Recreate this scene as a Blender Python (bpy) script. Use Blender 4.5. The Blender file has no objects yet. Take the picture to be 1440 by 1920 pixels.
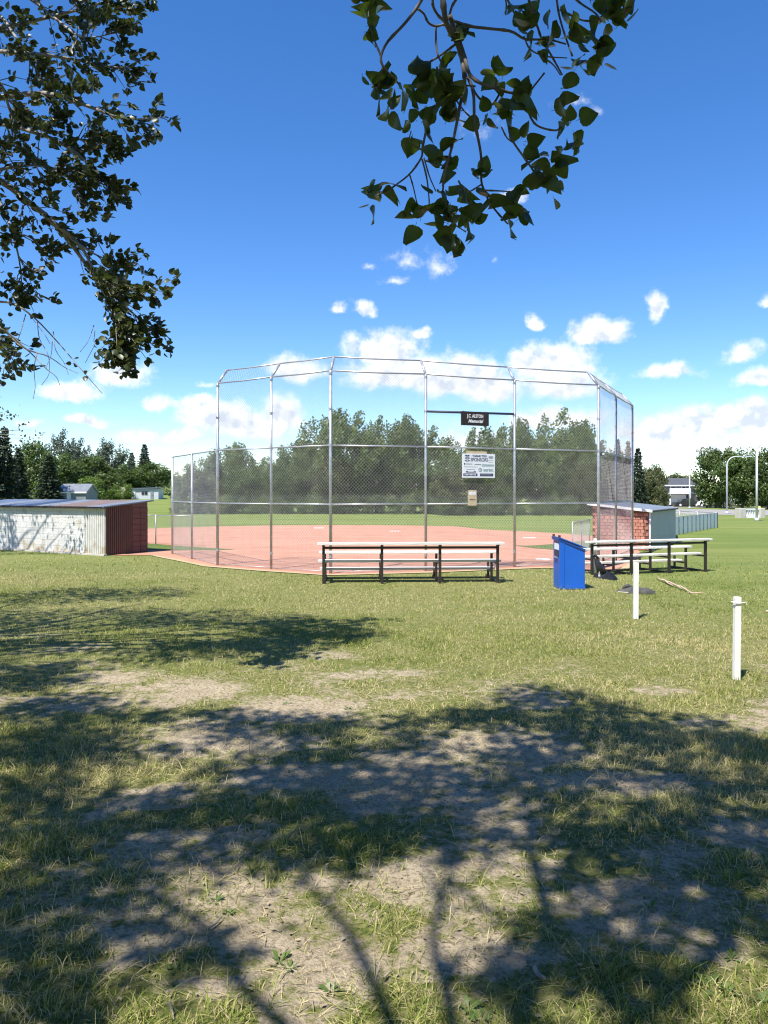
import bpy, bmesh, math, random
import numpy as np
from mathutils import Vector, Matrix, geometry, Quaternion

random.seed(7)
RNG = np.random.default_rng(11)
sc = bpy.context.scene
C = sc.collection
R = math.radians

# ------------------------------------------------------------------ camera
H = 2.1                      # eye height
F = 1440.0                   # focal length in photo pixels (photo is 1440 wide)
HOR = 925.0                  # horizon row in the photo
cam_d = bpy.data.cameras.new('camera')
cam = bpy.data.objects.new('camera', cam_d)
C.objects.link(cam)
cam.location = (0, 0, H)
cam.rotation_euler = (R(90), 0, 0)
cam_d.sensor_fit = 'HORIZONTAL'
cam_d.sensor_width = 36
cam_d.lens = 36
cam_d.shift_y = -35.0 / 1440.0
cam_d.clip_start = 0.05
cam_d.clip_end = 5000
sc.camera = cam

# ------------------------------------------------------------------ sun and sky
SUN_EL = 60.0
TO_SUN = Vector((-0.575, -0.818, 0)).normalized()
SH = Vector((-TO_SUN.x, -TO_SUN.y)) / math.tan(R(SUN_EL))      # shadow offset per metre of height
sun_d = bpy.data.lights.new('sun', 'SUN')
sun_d.energy = 5.0
sun_d.angle = R(0.55)
sun_d.color = (1.0, 0.955, 0.88)
sun = bpy.data.objects.new('sun', sun_d)
C.objects.link(sun)
sdir = Vector((TO_SUN.x * math.cos(R(SUN_EL)), TO_SUN.y * math.cos(R(SUN_EL)), math.sin(R(SUN_EL))))
sun.rotation_euler = sdir.to_track_quat('Z', 'Y').to_euler()
sun.location = (-10, -15, 30)

sc.view_settings.view_transform = 'Standard'
sc.view_settings.look = 'None'
sc.view_settings.exposure = 0.80
sc.view_settings.gamma = 1.0
sc.cycles.filter_width = 1.15

world = bpy.data.worlds.new('World')
sc.world = world
world.use_nodes = True
wn = world.node_tree
wn.nodes.clear()


def wnode(t, **kw):
    n = wn.nodes.new(t)
    for k, v in kw.items():
        setattr(n, k, v)
    return n


def wmath(op, a, b=None, c=None, clamp=False):
    n = wn.nodes.new('ShaderNodeMath')
    n.operation = op
    n.use_clamp = clamp
    for i, v in enumerate((a, b, c)):
        if v is None:
            continue
        if isinstance(v, (int, float)):
            n.inputs[i].default_value = v
        else:
            wn.links.new(v, n.inputs[i])
    return n.outputs[0]


def build_world():
    L = wn.links.new
    sky = wnode('ShaderNodeTexSky')
    sky.sky_type = 'NISHITA'
    sky.sun_disc = False
    sky.sun_elevation = R(SUN_EL)
    sky.sun_rotation = math.atan2(TO_SUN.x, TO_SUN.y)
    sky.altitude = 700
    sky.air_density = 1.0
    sky.dust_density = 0.05
    sky.ozone_density = 3.2
    hs = wnode('ShaderNodeHueSaturation')
    hs.inputs['Saturation'].default_value = 1.28
    hs.inputs['Hue'].default_value = 0.508
    hs.inputs['Value'].default_value = 1.0
    L(sky.outputs[0], hs.inputs['Color'])
    tc = wnode('ShaderNodeTexCoord')
    nrm = wnode('ShaderNodeVectorMath', operation='NORMALIZE')
    L(tc.outputs['Generated'], nrm.inputs[0])
    sep = wnode('ShaderNodeSeparateXYZ')
    L(nrm.outputs[0], sep.inputs[0])
    az = wmath('ARCTAN2', sep.outputs[0], sep.outputs[1])
    el = wmath('ARCSINE', sep.outputs[2])
    # ragged edges: warp azimuth / elevation by noise sampled on the sky direction
    wz = wnode('ShaderNodeTexNoise')
    wz.inputs['Scale'].default_value = 16
    wz.inputs['Detail'].default_value = 6
    wz.inputs['Roughness'].default_value = 0.62
    L(nrm.outputs[0], wz.inputs['Vector'])
    wsep = wnode('ShaderNodeSeparateColor')
    L(wz.outputs['Color'], wsep.inputs[0])
    azw = wmath('ADD', az, wmath('MULTIPLY', wmath('SUBTRACT', wsep.outputs[0], 0.5), 0.050))
    elw = wmath('ADD', el, wmath('MULTIPLY', wmath('SUBTRACT', wsep.outputs[1], 0.5), 0.030))
    comb = wnode('ShaderNodeCombineXYZ')
    L(azw, comb.inputs[0])
    L(elw, comb.inputs[1])
    # cumulus: (bearing deg, elevation deg, half width deg, half height deg, strength)
    def pix(px, py, rx, ry, s=1.0):
        a = math.atan((px - 720) / 1440)
        e = math.atan((925 - py) / 1440 * math.cos(a))
        return (math.degrees(a), math.degrees(e), math.degrees(rx / 1440), math.degrees(ry / 1440), s)
    clouds = [pix(*c) for c in [
        (725, 662, 78, 46, 1.0), (760, 705, 118, 44, 1.0), (855, 716, 100, 52, 1.0), (915, 730, 62, 44, 0.95),
        (1035, 688, 72, 50, 1.0), (1055, 722, 78, 42, 0.95), (1122, 628, 54, 32, 1.0), (985, 675, 40, 22, 0.8),
        (1330, 800, 120, 34, 1.05), (1240, 812, 90, 32, 1.0), (1420, 792, 90, 38, 1.1), (1310, 842, 190, 26, 0.8),
        (1040, 792, 90, 28, 1.0), (900, 835, 90, 34, 0.7), (1180, 850, 100, 26, 0.6),
        (560, 697, 58, 28, 0.85), (405, 785, 72, 34, 1.0), (465, 800, 110, 38, 0.95), (535, 782, 48, 44, 1.0), (380, 760, 36, 20, 0.9),
        (225, 708, 48, 32, 0.85), (137, 740, 58, 26, 0.95), (167, 793, 36, 13, 0.9), (302, 760, 38, 20, 0.75),
        (272, 818, 52, 18, 0.65), (338, 820, 30, 16, 0.8), (55, 795, 24, 9, 0.6), (385, 722, 30, 10, 0.5),
        (635, 580, 18, 15, 0.8), (685, 578, 21, 19, 0.85), (793, 628, 15, 13, 0.85), (1005, 601, 18, 16, 0.85),
        (1230, 583, 18, 33, 0.9), (1257, 698, 58, 20, 0.8), (1399, 668, 36, 24, 0.85), (1432, 711, 46, 18, 0.85), (1446, 560, 20, 14, 0.8),
        (762, 492, 40, 26, 0.45), (822, 502, 30, 36, 0.42), (738, 527, 36, 10, 0.5), (700, 500, 20, 12, 0.4), (925, 490, 14, 12, 0.35),
        (953, 380, 34, 16, 0.7), (1072, 195, 30, 14, 0.4), (1118, 208, 14, 12, 0.4), (885, 240, 60, 36, 0.26), (610, 850, 90, 24, 0.6)]]
    # the same kind of fair-weather cloud goes on round the rest of the sky
    rr = random.Random(3)
    for k in range(26):
        a = 32 + k * (360 - 64) / 26 + rr.uniform(-4, 4)
        a = a - 360 if a > 180 else a
        e = rr.choice([3.0, 4.5, 6.5, 9.0, 12.0, 16.0])
        w = rr.uniform(2.0, 5.0)
        clouds.append((a, e, w, w * rr.uniform(0.35, 0.5), rr.uniform(0.8, 1.0)))
    acc = None
    for (a, e, w, h, s) in clouds:
        ma = wnode('ShaderNodeVectorMath', operation='MULTIPLY_ADD')
        L(comb.outputs[0], ma.inputs[0])
        sx, sy = 1 / R(w), 1 / R(h)
        ma.inputs[1].default_value = (sx, sy, 0)
        ma.inputs[2].default_value = (-R(a) * sx, -R(e) * sy, 0)
        # flatter undersides
        fl = wnode('ShaderNodeVectorMath', operation='MULTIPLY')
        L(ma.outputs[0], fl.inputs[0])
        fl.inputs[1].default_value = (-1, -1.75, 0)
        mxv = wnode('ShaderNodeVectorMath', operation='MAXIMUM')
        L(ma.outputs[0], mxv.inputs[0])
        L(fl.outputs[0], mxv.inputs[1])
        ln = wnode('ShaderNodeVectorMath', operation='LENGTH')
        L(mxv.outputs[0], ln.inputs[0])
        v = wmath('MULTIPLY_ADD', ln.outputs['Value'], -s, s * 1.44)
        acc = v if acc is None else wmath('SMOOTH_MAX', acc, v, 0.12)
    n2 = wnode('ShaderNodeTexNoise')
    n2.inputs['Scale'].default_value = 42
    n2.inputs['Detail'].default_value = 7
    n2.inputs['Roughness'].default_value = 0.66
    L(nrm.outputs[0], n2.inputs['Vector'])
    off = wnode('ShaderNodeVectorMath', operation='ADD')
    L(nrm.outputs[0], off.inputs[0])
    off.inputs[1].default_value = (-0.006, 0, 0.011)
    n3 = wnode('ShaderNodeTexNoise')
    n3.inputs['Scale'].default_value = 42
    n3.inputs['Detail'].default_value = 4
    n3.inputs['Roughness'].default_value = 0.55
    L(off.outputs[0], n3.inputs['Vector'])
    dens = wmath('ADD', acc, wmath('MULTIPLY', wmath('SUBTRACT', n2.outputs['Fac'], 0.5), 1.25))
    mr = wnode('ShaderNodeMapRange', interpolation_type='SMOOTHSTEP')
    L(dens, mr.inputs['Value'])
    mr.inputs['From Min'].default_value = 0.14
    mr.inputs['From Max'].default_value = 0.92
    mr.inputs['To Max'].default_value = 0.97
    # relief of the puffs: shading painted in from offset noise and thickness
    rel = wmath('MULTIPLY', wmath('SUBTRACT', n2.outputs['Fac'], n3.outputs['Fac']), 1.5)
    thick = wnode('ShaderNodeMapRange')
    L(dens, thick.inputs['Value'])
    thick.inputs['From Min'].default_value = 0.55
    thick.inputs['From Max'].default_value = 1.5
    thick.inputs['To Min'].default_value = 1.0
    thick.inputs['To Max'].default_value = 0.80
    lum = wmath('ADD', thick.outputs[0], rel)
    lum = wmath('MINIMUM', wmath('MAXIMUM', lum, 0.66), 1.08)
    ccol = wnode('ShaderNodeMix', data_type='RGBA')
    ccol.inputs[6].default_value = (3.6, 3.95, 4.6, 1)
    ccol.inputs[7].default_value = (5.7, 5.8, 5.95, 1)
    cr = wnode('ShaderNodeMapRange')
    L(lum, cr.inputs['Value'])
    cr.inputs['From Min'].default_value = 0.66
    cr.inputs['From Max'].default_value = 1.04
    L(cr.outputs[0], ccol.inputs[0])
    mix = wnode('ShaderNodeMix', data_type='RGBA')
    L(mr.outputs[0], mix.inputs[0])
    L(hs.outputs[0], mix.inputs[6])
    L(ccol.outputs[2], mix.inputs[7])
    bg = wnode('ShaderNodeBackground')
    bg.inputs['Strength'].default_value = 0.124
    L(mix.outputs[2], bg.inputs['Color'])
    out = wnode('ShaderNodeOutputWorld')
    L(bg.outputs[0], out.inputs['Surface'])


build_world()

# ------------------------------------------------------------------ helpers


def ss(a, b, x):
    t = np.clip((np.asarray(x, float) - a) / (b - a), 0, 1)
    return t * t * (3 - 2 * t)


def vnoise(x, y, seed=0):
    x = np.asarray(x, float); y = np.asarray(y, float)
    xi = np.floor(x).astype(np.int64); yi = np.floor(y).astype(np.int64)
    fx = x - xi; fy = y - yi
    fx = fx * fx * (3 - 2 * fx); fy = fy * fy * (3 - 2 * fy)

    def h(a, b):
        n = (a * 374761393 + b * 668265263 + seed * 1442695041) & 0xFFFFFFFF
        n = ((n ^ (n >> 13)) * 1274126177) & 0xFFFFFFFF
        return ((n ^ (n >> 16)) & 0xFFFF) / 65535.0
    return (h(xi, yi) * (1 - fx) + h(xi + 1, yi) * fx) * (1 - fy) + (h(xi, yi + 1) * (1 - fx) + h(xi + 1, yi + 1) * fx) * fy


def fbm(x, y, seed=0, o=4):
    s = 0; a = 0.5
    for k in range(o):
        s = s + a * vnoise(np.asarray(x) * 2 ** k, np.asarray(y) * 2 ** k, seed + k)
        a *= 0.5
    return s / (1 - 0.5 ** o)


def gz(x, y):
    """height of the ground"""
    x = np.asarray(x, float); y = np.asarray(y, float)
    z = -0.15 * ss(4.4, 6.4, x) * ss(13, 19, y)
    near = 1 - ss(10, 15, y)
    z = z + near * 0.09 * (fbm(x * 0.55 + 3, y * 0.55, 5, 2) - 0.5)
    left = ss(-10, -24, x)
    z = z + left * (2.5 * ss(75, 150, y) + 6.5 * ss(150, 320, y))
    return z


def gzf(x, y):
    return float(gz(x, y))


def at(px, py, Y):
    """point at distance Y that the photo shows at (px, py)"""
    return Vector(((px - 720) / F * Y, Y, H + (HOR - py) / F * Y))


def gnd(px, py):
    Y = F * H / (py - HOR)
    return ((px - 720) / F * Y, Y)


ORG = {}


def link(o, parent=None):
    C.objects.link(o)
    if parent is not None:
        o.parent = parent
    return o


def empty(name, loc, rz=0.0, local=True):
    o = bpy.data.objects.new(name, None)
    o.empty_display_size = 0.2
    link(o)
    o.location = loc
    o.rotation_euler = (0, 0, rz)
    ORG[o.name] = Vector((0, 0, 0)) if local else Vector(loc)
    return o


def tag(o, label, cat, group=None):
    o['label'] = label
    o['category'] = cat
    if group:
        o['group'] = group
    return o


class MB:
    def __init__(s):
        s.v = []; s.f = []

    def add(s, vs, fs):
        n = len(s.v)
        s.v.extend([Vector(p) for p in vs])
        s.f.extend([tuple(i + n for i in f) for f in fs])
        return s

    def box(s, c, d, rz=0.0, m=None):
        x, y, z = d[0] / 2, d[1] / 2, d[2] / 2
        vs = [Vector(p) for p in ((-x, -y, -z), (x, -y, -z), (x, y, -z), (-x, y, -z), (-x, -y, z), (x, -y, z), (x, y, z), (-x, y, z))]
        mt = m if m is not None else Matrix.Rotation(rz, 3, 'Z')
        vs = [mt @ p + Vector(c) for p in vs]
        return s.add(vs, [(0, 3, 2, 1), (4, 5, 6, 7), (0, 1, 5, 4), (1, 2, 6, 5), (2, 3, 7, 6), (3, 0, 4, 7)])

    def bar(s, p0, p1, w, h, up=(0, 0, 1)):
        p0 = Vector(p0); p1 = Vector(p1)
        d = (p1 - p0)
        t = d.normalized()
        u = Vector(up)
        if abs(t.dot(u)) > 0.97:
            u = Vector((0, 1, 0))
        a = t.cross(u).normalized() * w / 2
        b = a.cross(t).normalized() * h / 2
        vs = [p0 - a - b, p0 + a - b, p0 + a + b, p0 - a + b, p1 - a - b, p1 + a - b, p1 + a + b, p1 - a + b]
        return s.add(vs, [(0, 3, 2, 1), (4, 5, 6, 7), (0, 1, 5, 4), (1, 2, 6, 5), (2, 3, 7, 6), (3, 0, 4, 7)])

    def tube(s, pts, rad, n=8, cap=True):
        pts = [Vector(p) for p in pts]
        if isinstance(rad, (int, float)):
            rad = [rad] * len(pts)
        vs = []; fs = []
        prev = None
        for i, p in enumerate(pts):
            if i == 0:
                t = pts[1] - p
            elif i == len(pts) - 1:
                t = p - pts[i - 1]
            else:
                t = pts[i + 1] - pts[i - 1]
            t = t.normalized()
            if prev is None:
                a = t.orthogonal().normalized()
            else:
                a = prev - t * prev.dot(t)
                a = a.normalized() if a.length > 1e-6 else t.orthogonal().normalized()
            prev = a
            b = t.cross(a)
            for k in range(n):
                th = 2 * math.pi * k / n
                vs.append(p + (a * math.cos(th) + b * math.sin(th)) * rad[i])
        for i in range(len(pts) - 1):
            for k in range(n):
                k2 = (k + 1) % n
                fs.append((i * n + k, i * n + k2, (i + 1) * n + k2, (i + 1) * n + k))
        if cap:
            fs.append(tuple(range(n - 1, -1, -1)))
            q = (len(pts) - 1) * n
            fs.append(tuple(range(q, q + n)))
        return s.add(vs, fs)

    def mesh(s, name, off=Vector((0, 0, 0)), smooth=False):
        me = bpy.data.meshes.new(name)
        me.from_pydata([tuple(p - off) for p in s.v], [], s.f)
        if smooth:
            me.polygons.foreach_set('use_smooth', [True] * len(me.polygons))
        me.update()
        return me

    def build(s, name, mat, parent=None, smooth=False, bevel=0.0, loc=None, off=None):
        if off is None:
            off = ORG.get(parent.name, Vector((0, 0, 0))) if parent is not None else Vector((0, 0, 0))
        if loc is not None:
            off = Vector(loc)
        me = s.mesh(name, off, smooth)
        if bevel > 0:
            bm = bmesh.new(); bm.from_mesh(me)
            bmesh.ops.bevel(bm, geom=[e for e in bm.edges if len(e.link_faces) == 2 and e.calc_face_angle(0) > 0.6], offset=bevel, segments=2, affect='EDGES', profile=0.6)
            bm.to_mesh(me); bm.free()
        me.materials.append(mat)
        o = bpy.data.objects.new(name, me)
        link(o, parent)
        if loc is not None:
            o.location = loc
        ORG[o.name] = ORG.get(parent.name, Vector((0, 0, 0))) if parent is not None else Vector((0, 0, 0))
        return o


def piece(name, me, parent, loc, rot=(0, 0, 0), scale=(1, 1, 1)):
    """one object sharing mesh data; loc in parent space"""
    o = bpy.data.objects.new(name, me)
    link(o, parent)
    o.location = loc
    if isinstance(rot, Quaternion):
        o.rotation_mode = 'QUATERNION'
        o.rotation_quaternion = rot
    else:
        o.rotation_euler = rot
    o.scale = scale
    return o


def copy_tree(o, parent=None):
    c = o.copy()
    C.objects.link(c)
    c.parent = parent
    for ch in list(o.children):
        copy_tree(ch, c)
    return c


# ------------------------------------------------------------------ materials


def nodes(name):
    m = bpy.data.materials.new(name)
    m.use_nodes = True
    nt = m.node_tree
    nt.nodes.clear()
    out = nt.nodes.new('ShaderNodeOutputMaterial')
    return m, nt, out


def pmat(name, c1, c2=None, scale=4.0, rough=0.7, metal=0.0, bump=0.0, bscale=None, detail=6, stretch=(1, 1, 1), spec=0.5, c3=None, s3=0.7, lo=0.35, hi=0.65, rnd=0.0, f3=(0.55, 0.7), zst=None):
    m, nt, out = nodes(name)
    L = nt.links.new
    b = nt.nodes.new('ShaderNodeBsdfPrincipled')
    b.inputs['Roughness'].default_value = rough
    b.inputs['Metallic'].default_value = metal
    b.inputs['Specular IOR Level'].default_value = spec
    L(b.outputs[0], out.inputs['Surface'])
    tc = nt.nodes.new('ShaderNodeTexCoord')
    mp = nt.nodes.new('ShaderNodeMapping')
    mp.inputs['Scale'].default_value = stretch
    geo = nt.nodes.new('ShaderNodeNewGeometry')
    L(geo.outputs['Position'], mp.inputs['Vector'])
    c2 = c2 or tuple(x * 0.75 for x in c1)
    nz = nt.nodes.new('ShaderNodeTexNoise')
    nz.inputs['Scale'].default_value = scale
    nz.inputs['Detail'].default_value = detail
    nz.inputs['Roughness'].default_value = 0.6
    L(mp.outputs[0], nz.inputs['Vector'])
    mr = nt.nodes.new('ShaderNodeMapRange')
    L(nz.outputs['Fac'], mr.inputs['Value'])
    mr.inputs['From Min'].default_value = lo
    mr.inputs['From Max'].default_value = hi
    mx = nt.nodes.new('ShaderNodeMix'); mx.data_type = 'RGBA'
    L(mr.outputs[0], mx.inputs[0])
    mx.inputs[6].default_value = (*c1, 1)
    mx.inputs[7].default_value = (*c2, 1)
    col = mx.outputs[2]
    if c3:
        n3 = nt.nodes.new('ShaderNodeTexNoise')
        n3.inputs['Scale'].default_value = s3
        n3.inputs['Detail'].default_value = 5
        L(mp.outputs[0], n3.inputs['Vector'])
        m3 = nt.nodes.new('ShaderNodeMapRange')
        if zst:
            sz = nt.nodes.new('ShaderNodeSeparateXYZ'); L(geo.outputs['Position'], sz.inputs[0])
            zr = nt.nodes.new('ShaderNodeMapRange'); L(sz.outputs[2], zr.inputs['Value'])
            zr.inputs['From Min'].default_value = 0.0; zr.inputs['From Max'].default_value = zst[0]
            zr.inputs['To Min'].default_value = zst[1]; zr.inputs['To Max'].default_value = 0.0
            za = nt.nodes.new('ShaderNodeMath'); za.operation = 'ADD'
            L(n3.outputs['Fac'], za.inputs[0]); L(zr.outputs[0], za.inputs[1])
            L(za.outputs[0], m3.inputs['Value'])
        else:
            L(n3.outputs['Fac'], m3.inputs['Value'])
        m3.inputs['From Min'].default_value = f3[0]
        m3.inputs['From Max'].default_value = f3[1]
        x3 = nt.nodes.new('ShaderNodeMix'); x3.data_type = 'RGBA'
        L(m3.outputs[0], x3.inputs[0])
        L(col, x3.inputs[6])
        x3.inputs[7].default_value = (*c3, 1)
        col = x3.outputs[2]
    if rnd:
        oi = nt.nodes.new('ShaderNodeObjectInfo')
        hv = nt.nodes.new('ShaderNodeHueSaturation')
        r = nt.nodes.new('ShaderNodeMapRange')
        L(oi.outputs['Random'], r.inputs['Value'])
        r.inputs['To Min'].default_value = 1 - rnd
        r.inputs['To Max'].default_value = 1 + rnd
        L(r.outputs[0], hv.inputs['Value'])
        L(col, hv.inputs['Color'])
        col = hv.outputs[0]
    L(col, b.inputs['Base Color'])
    if bump:
        nb = nt.nodes.new('ShaderNodeTexNoise')
        nb.inputs['Scale'].default_value = bscale or scale * 4
        nb.inputs['Detail'].default_value = 6
        L(mp.outputs[0], nb.inputs['Vector'])
        bp = nt.nodes.new('ShaderNodeBump')
        bp.inputs['Strength'].default_value = min(1.0, bump)
        bp.inputs['Distance'].default_value = 0.02
        L(nb.outputs['Fac'], bp.inputs['Height'])
        L(bp.outputs[0], b.inputs['Normal'])
    return m


def leafmat(name, dark, light, trans, tw=0.3, rough=0.45, nscale=0.6, rnd=0.12, spec=0.4):
    """foliage: per-leaf colour from a mesh attribute plus slow variation, and light through the blade"""
    m, nt, out = nodes(name)
    L = nt.links.new
    geo = nt.nodes.new('ShaderNodeNewGeometry')
    nz = nt.nodes.new('ShaderNodeTexNoise')
    nz.inputs['Scale'].default_value = nscale
    nz.inputs['Detail'].default_value = 3
    L(geo.outputs['Position'], nz.inputs['Vector'])
    at_ = nt.nodes.new('ShaderNodeAttribute')
    at_.attribute_name = 'tone'
    ad = nt.nodes.new('ShaderNodeMath'); ad.operation = 'MULTIPLY_ADD'
    L(nz.outputs['Fac'], ad.inputs[0]); ad.inputs[1].default_value = 0.9
    L(at_.outputs['Fac'], ad.inputs[2])
    mr = nt.nodes.new('ShaderNodeMapRange')
    L(ad.outputs[0], mr.inputs['Value'])
    mr.inputs['From Min'].default_value = 0.25
    mr.inputs['From Max'].default_value = 1.25
    mx = nt.nodes.new('ShaderNodeMix'); mx.data_type = 'RGBA'
    L(mr.outputs[0], mx.inputs[0])
    mx.inputs[6].default_value = (*dark, 1)
    mx.inputs[7].default_value = (*light, 1)
    oi = nt.nodes.new('ShaderNodeObjectInfo')
    r = nt.nodes.new('ShaderNodeMapRange')
    L(oi.outputs['Random'], r.inputs['Value'])
    r.inputs['To Min'].default_value = 1 - rnd
    r.inputs['To Max'].default_value = 1 + rnd
    hv = nt.nodes.new('ShaderNodeHueSaturation')
    L(r.outputs[0], hv.inputs['Value'])
    L(mx.outputs[2], hv.inputs['Color'])
    b = nt.nodes.new('ShaderNodeBsdfPrincipled')
    b.inputs['Roughness'].default_value = rough
    b.inputs['Specular IOR Level'].default_value = spec
    L(hv.outputs[0], b.inputs['Base Color'])
    t = nt.nodes.new('ShaderNodeBsdfTranslucent')
    t.inputs['Color'].default_value = (*trans, 1)
    ms = nt.nodes.new('ShaderNodeMixShader')
    ms.inputs[0].default_value = tw
    L(b.outputs[0], ms.inputs[1]); L(t.outputs[0], ms.inputs[2])
    L(ms.outputs[0], out.inputs['Surface'])
    return m


M = {}
M['steel'] = pmat('galvanised_steel', (0.50, 0.51, 0.53), (0.36, 0.37, 0.39), 9, 0.42, 0.55, c3=(0.28, 0.24, 0.21), s3=3, f3=(0.62, 0.75))
M['wire'] = pmat('galvanised_wire', (0.48, 0.49, 0.50), (0.36, 0.37, 0.38), 3, 0.5, 0.25)
M['black_steel'] = pmat('black_painted_steel', (0.020, 0.016, 0.016), (0.035, 0.022, 0.018), 6, 0.5, 0.0)
M['plank'] = pmat('white_painted_plank', (0.72, 0.69, 0.64), (0.60, 0.57, 0.52), 3, 0.6, stretch=(0.5, 5, 5), c3=(0.40, 0.35, 0.29), s3=1.8, f3=(0.58, 0.74), bump=0.3, bscale=8)
M['white_post'] = pmat('white_painted_wood', (0.80, 0.80, 0.79), (0.72, 0.71, 0.68), 6, 0.6, c3=(0.6, 0.57, 0.5), s3=4, f3=(0.66, 0.8))
M['blue'] = pmat('blue_painted_sheet', (0.008, 0.100, 0.47), (0.010, 0.112, 0.52), 2, 0.45, c3=(0.05, 0.13, 0.34), s3=3.5, f3=(0.60, 0.8), zst=(0.22, 0.16))
M['blue_dark'] = pmat('dark_blue_trim', (0.010, 0.045, 0.20), (0.012, 0.05, 0.22), 3, 0.5)
M['label_white'] = pmat('white_label', (0.78, 0.78, 0.78), (0.7, 0.7, 0.7), 8, 0.5)
M['label_grey'] = pmat('grey_label', (0.30, 0.32, 0.35), (0.2, 0.21, 0.24), 18, 0.5)
M['black_plastic'] = pmat('black_plastic_film', (0.012, 0.012, 0.013), (0.022, 0.022, 0.024), 7, 0.35, bump=0.4, bscale=14)
M['tarp'] = pmat('weathered_dark_rubber', (0.045, 0.045, 0.04), (0.085, 0.08, 0.07), 6, 0.75, bump=0.5, bscale=20)
M['tarp_edge'] = pmat('pale_frayed_edge', (0.55, 0.50, 0.42), (0.40, 0.36, 0.28), 9, 0.8)
M['stick'] = pmat('splintered_wood', (0.52, 0.36, 0.27), (0.60, 0.48, 0.36), 9, 0.8)
M['twig'] = pmat('dry_twig', (0.33, 0.28, 0.22), (0.22, 0.18, 0.14), 14, 0.85)
M['shale'] = pmat('red_shale', (0.45, 0.225, 0.148), (0.50, 0.265, 0.18), 0.35, 0.95, bump=0.5, bscale=18, c3=(0.37, 0.175, 0.120), s3=2.2, stretch=(0.35, 1.9, 1), spec=0.1, f3=(0.5, 0.66))
M['shale_edge'] = pmat('shale_dusted_curb', (0.44, 0.34, 0.22), (0.34, 0.30, 0.15), 3, 0.95, spec=0.1)
M['white_wall'] = pmat('white_painted_block', (0.60, 0.59, 0.56), (0.52, 0.51, 0.485), 3, 0.85, bump=0.9, bscale=14, c3=(0.36, 0.27, 0.14), s3=2.2, f3=(0.60, 0.84), zst=(0.55, 0.22), rnd=0.05)
M['white_rib'] = pmat('white_painted_ribbed_sheet', (0.60, 0.59, 0.56), (0.50, 0.49, 0.44), 3, 0.6, c3=(0.36, 0.27, 0.13), s3=2.5, f3=(0.58, 0.82), zst=(0.6, 0.24))
M['mortar'] = pmat('pale_mortar', (0.44, 0.43, 0.40), (0.36, 0.35, 0.32), 6, 0.95)
M['maroon'] = pmat('maroon_ribbed_sheet', (0.140, 0.058, 0.048), (0.115, 0.048, 0.040), 3, 0.55, c3=(0.19, 0.10, 0.08), s3=3, f3=(0.6, 0.8))
M['maroon_block'] = pmat('maroon_painted_block', (0.150, 0.062, 0.051), (0.125, 0.052, 0.043), 3, 0.8, bump=0.4, bscale=16, rnd=0.07)
M['terracotta'] = pmat('orange_red_brick', (0.40, 0.165, 0.115), (0.48, 0.23, 0.165), 4, 0.9, bump=0.5, bscale=18, rnd=0.16)
M['brick_joint'] = pmat('dark_brick_joint', (0.22, 0.10, 0.075), (0.17, 0.08, 0.06), 5, 0.95)
M['grey_sheet'] = pmat('blue_grey_painted_board', (0.34, 0.37, 0.385), (0.31, 0.34, 0.355), 1.2, 0.7)
M['roof_pale'] = pmat('pale_roof_sheet', (0.27, 0.285, 0.30), (0.20, 0.215, 0.235), 2, 0.45, 0.3)
M['roof_blue'] = pmat('blue_grey_roof_sheet', (0.18, 0.22, 0.28), (0.13, 0.16, 0.21), 2, 0.4, 0.3)
M['roof_navy'] = pmat('dark_blue_roof_sheet', (0.06, 0.08, 0.13), (0.05, 0.06, 0.10), 2, 0.45, 0.2)
M['roof_brown'] = pmat('rusty_brown_roof_sheet', (0.24, 0.17, 0.14), (0.18, 0.13, 0.11), 3, 0.6, 0.2)
M['trim_dark'] = pmat('dark_fascia', (0.035, 0.03, 0.03), (0.05, 0.04, 0.04), 6, 0.7)
M['sign_black'] = pmat('black_sign_board', (0.020, 0.012, 0.010), (0.028, 0.016, 0.013), 6, 0.5)
M['sign_white'] = pmat('white_sign_sheet', (0.78, 0.79, 0.82), (0.75, 0.76, 0.80), 6, 0.5)
M['navy_print'] = pmat('navy_print', (0.03, 0.04, 0.10), (0.035, 0.045, 0.11), 5, 0.5)
M['green_print'] = pmat('grey_green_print', (0.14, 0.24, 0.25), (0.16, 0.26, 0.27), 5, 0.5)
M['notice'] = pmat('sun_bleached_plywood_notice', (0.50, 0.36, 0.20), (0.62, 0.52, 0.38), 9, 0.8, stretch=(1, 1, 7))
M['bar_dark'] = pmat('dark_blue_painted_pipe', (0.025, 0.03, 0.055), (0.03, 0.04, 0.07), 5, 0.5)
M['bark'] = pmat('grey_poplar_bark', (0.27, 0.25, 0.22), (0.14, 0.125, 0.105), 7, 0.9, bump=0.8, bscale=24, stretch=(1, 1, 0.35))
M['twig_bark'] = pmat('grey_twig_bark', (0.20, 0.175, 0.15), (0.12, 0.105, 0.09), 12, 0.8)
M['pale_bark'] = pmat('pale_limb_bark', (0.38, 0.36, 0.32), (0.24, 0.22, 0.19), 9, 0.85)
M['far_bark'] = pmat('distant_bark', (0.22, 0.20, 0.17), (0.13, 0.115, 0.10), 3, 0.9)
M['leaf_near'] = leafmat('poplar_leaf', (0.014, 0.023, 0.009), (0.060, 0.080, 0.028), (0.20, 0.32, 0.02), 0.2, 0.38, 3.0, 0.15, 0.5)
M['leaf_left'] = leafmat('poplar_foliage', (0.020, 0.031, 0.012), (0.088, 0.108, 0.046), (0.14, 0.19, 0.03), 0.14, 0.42, 1.2, 0.1, 0.5)
M['leaf_poplar'] = leafmat('grey_green_poplar_leaf', (0.064, 0.100, 0.030), (0.245, 0.300, 0.105), (0.22, 0.29, 0.07), 0.28, 0.5, 0.45)
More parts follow.
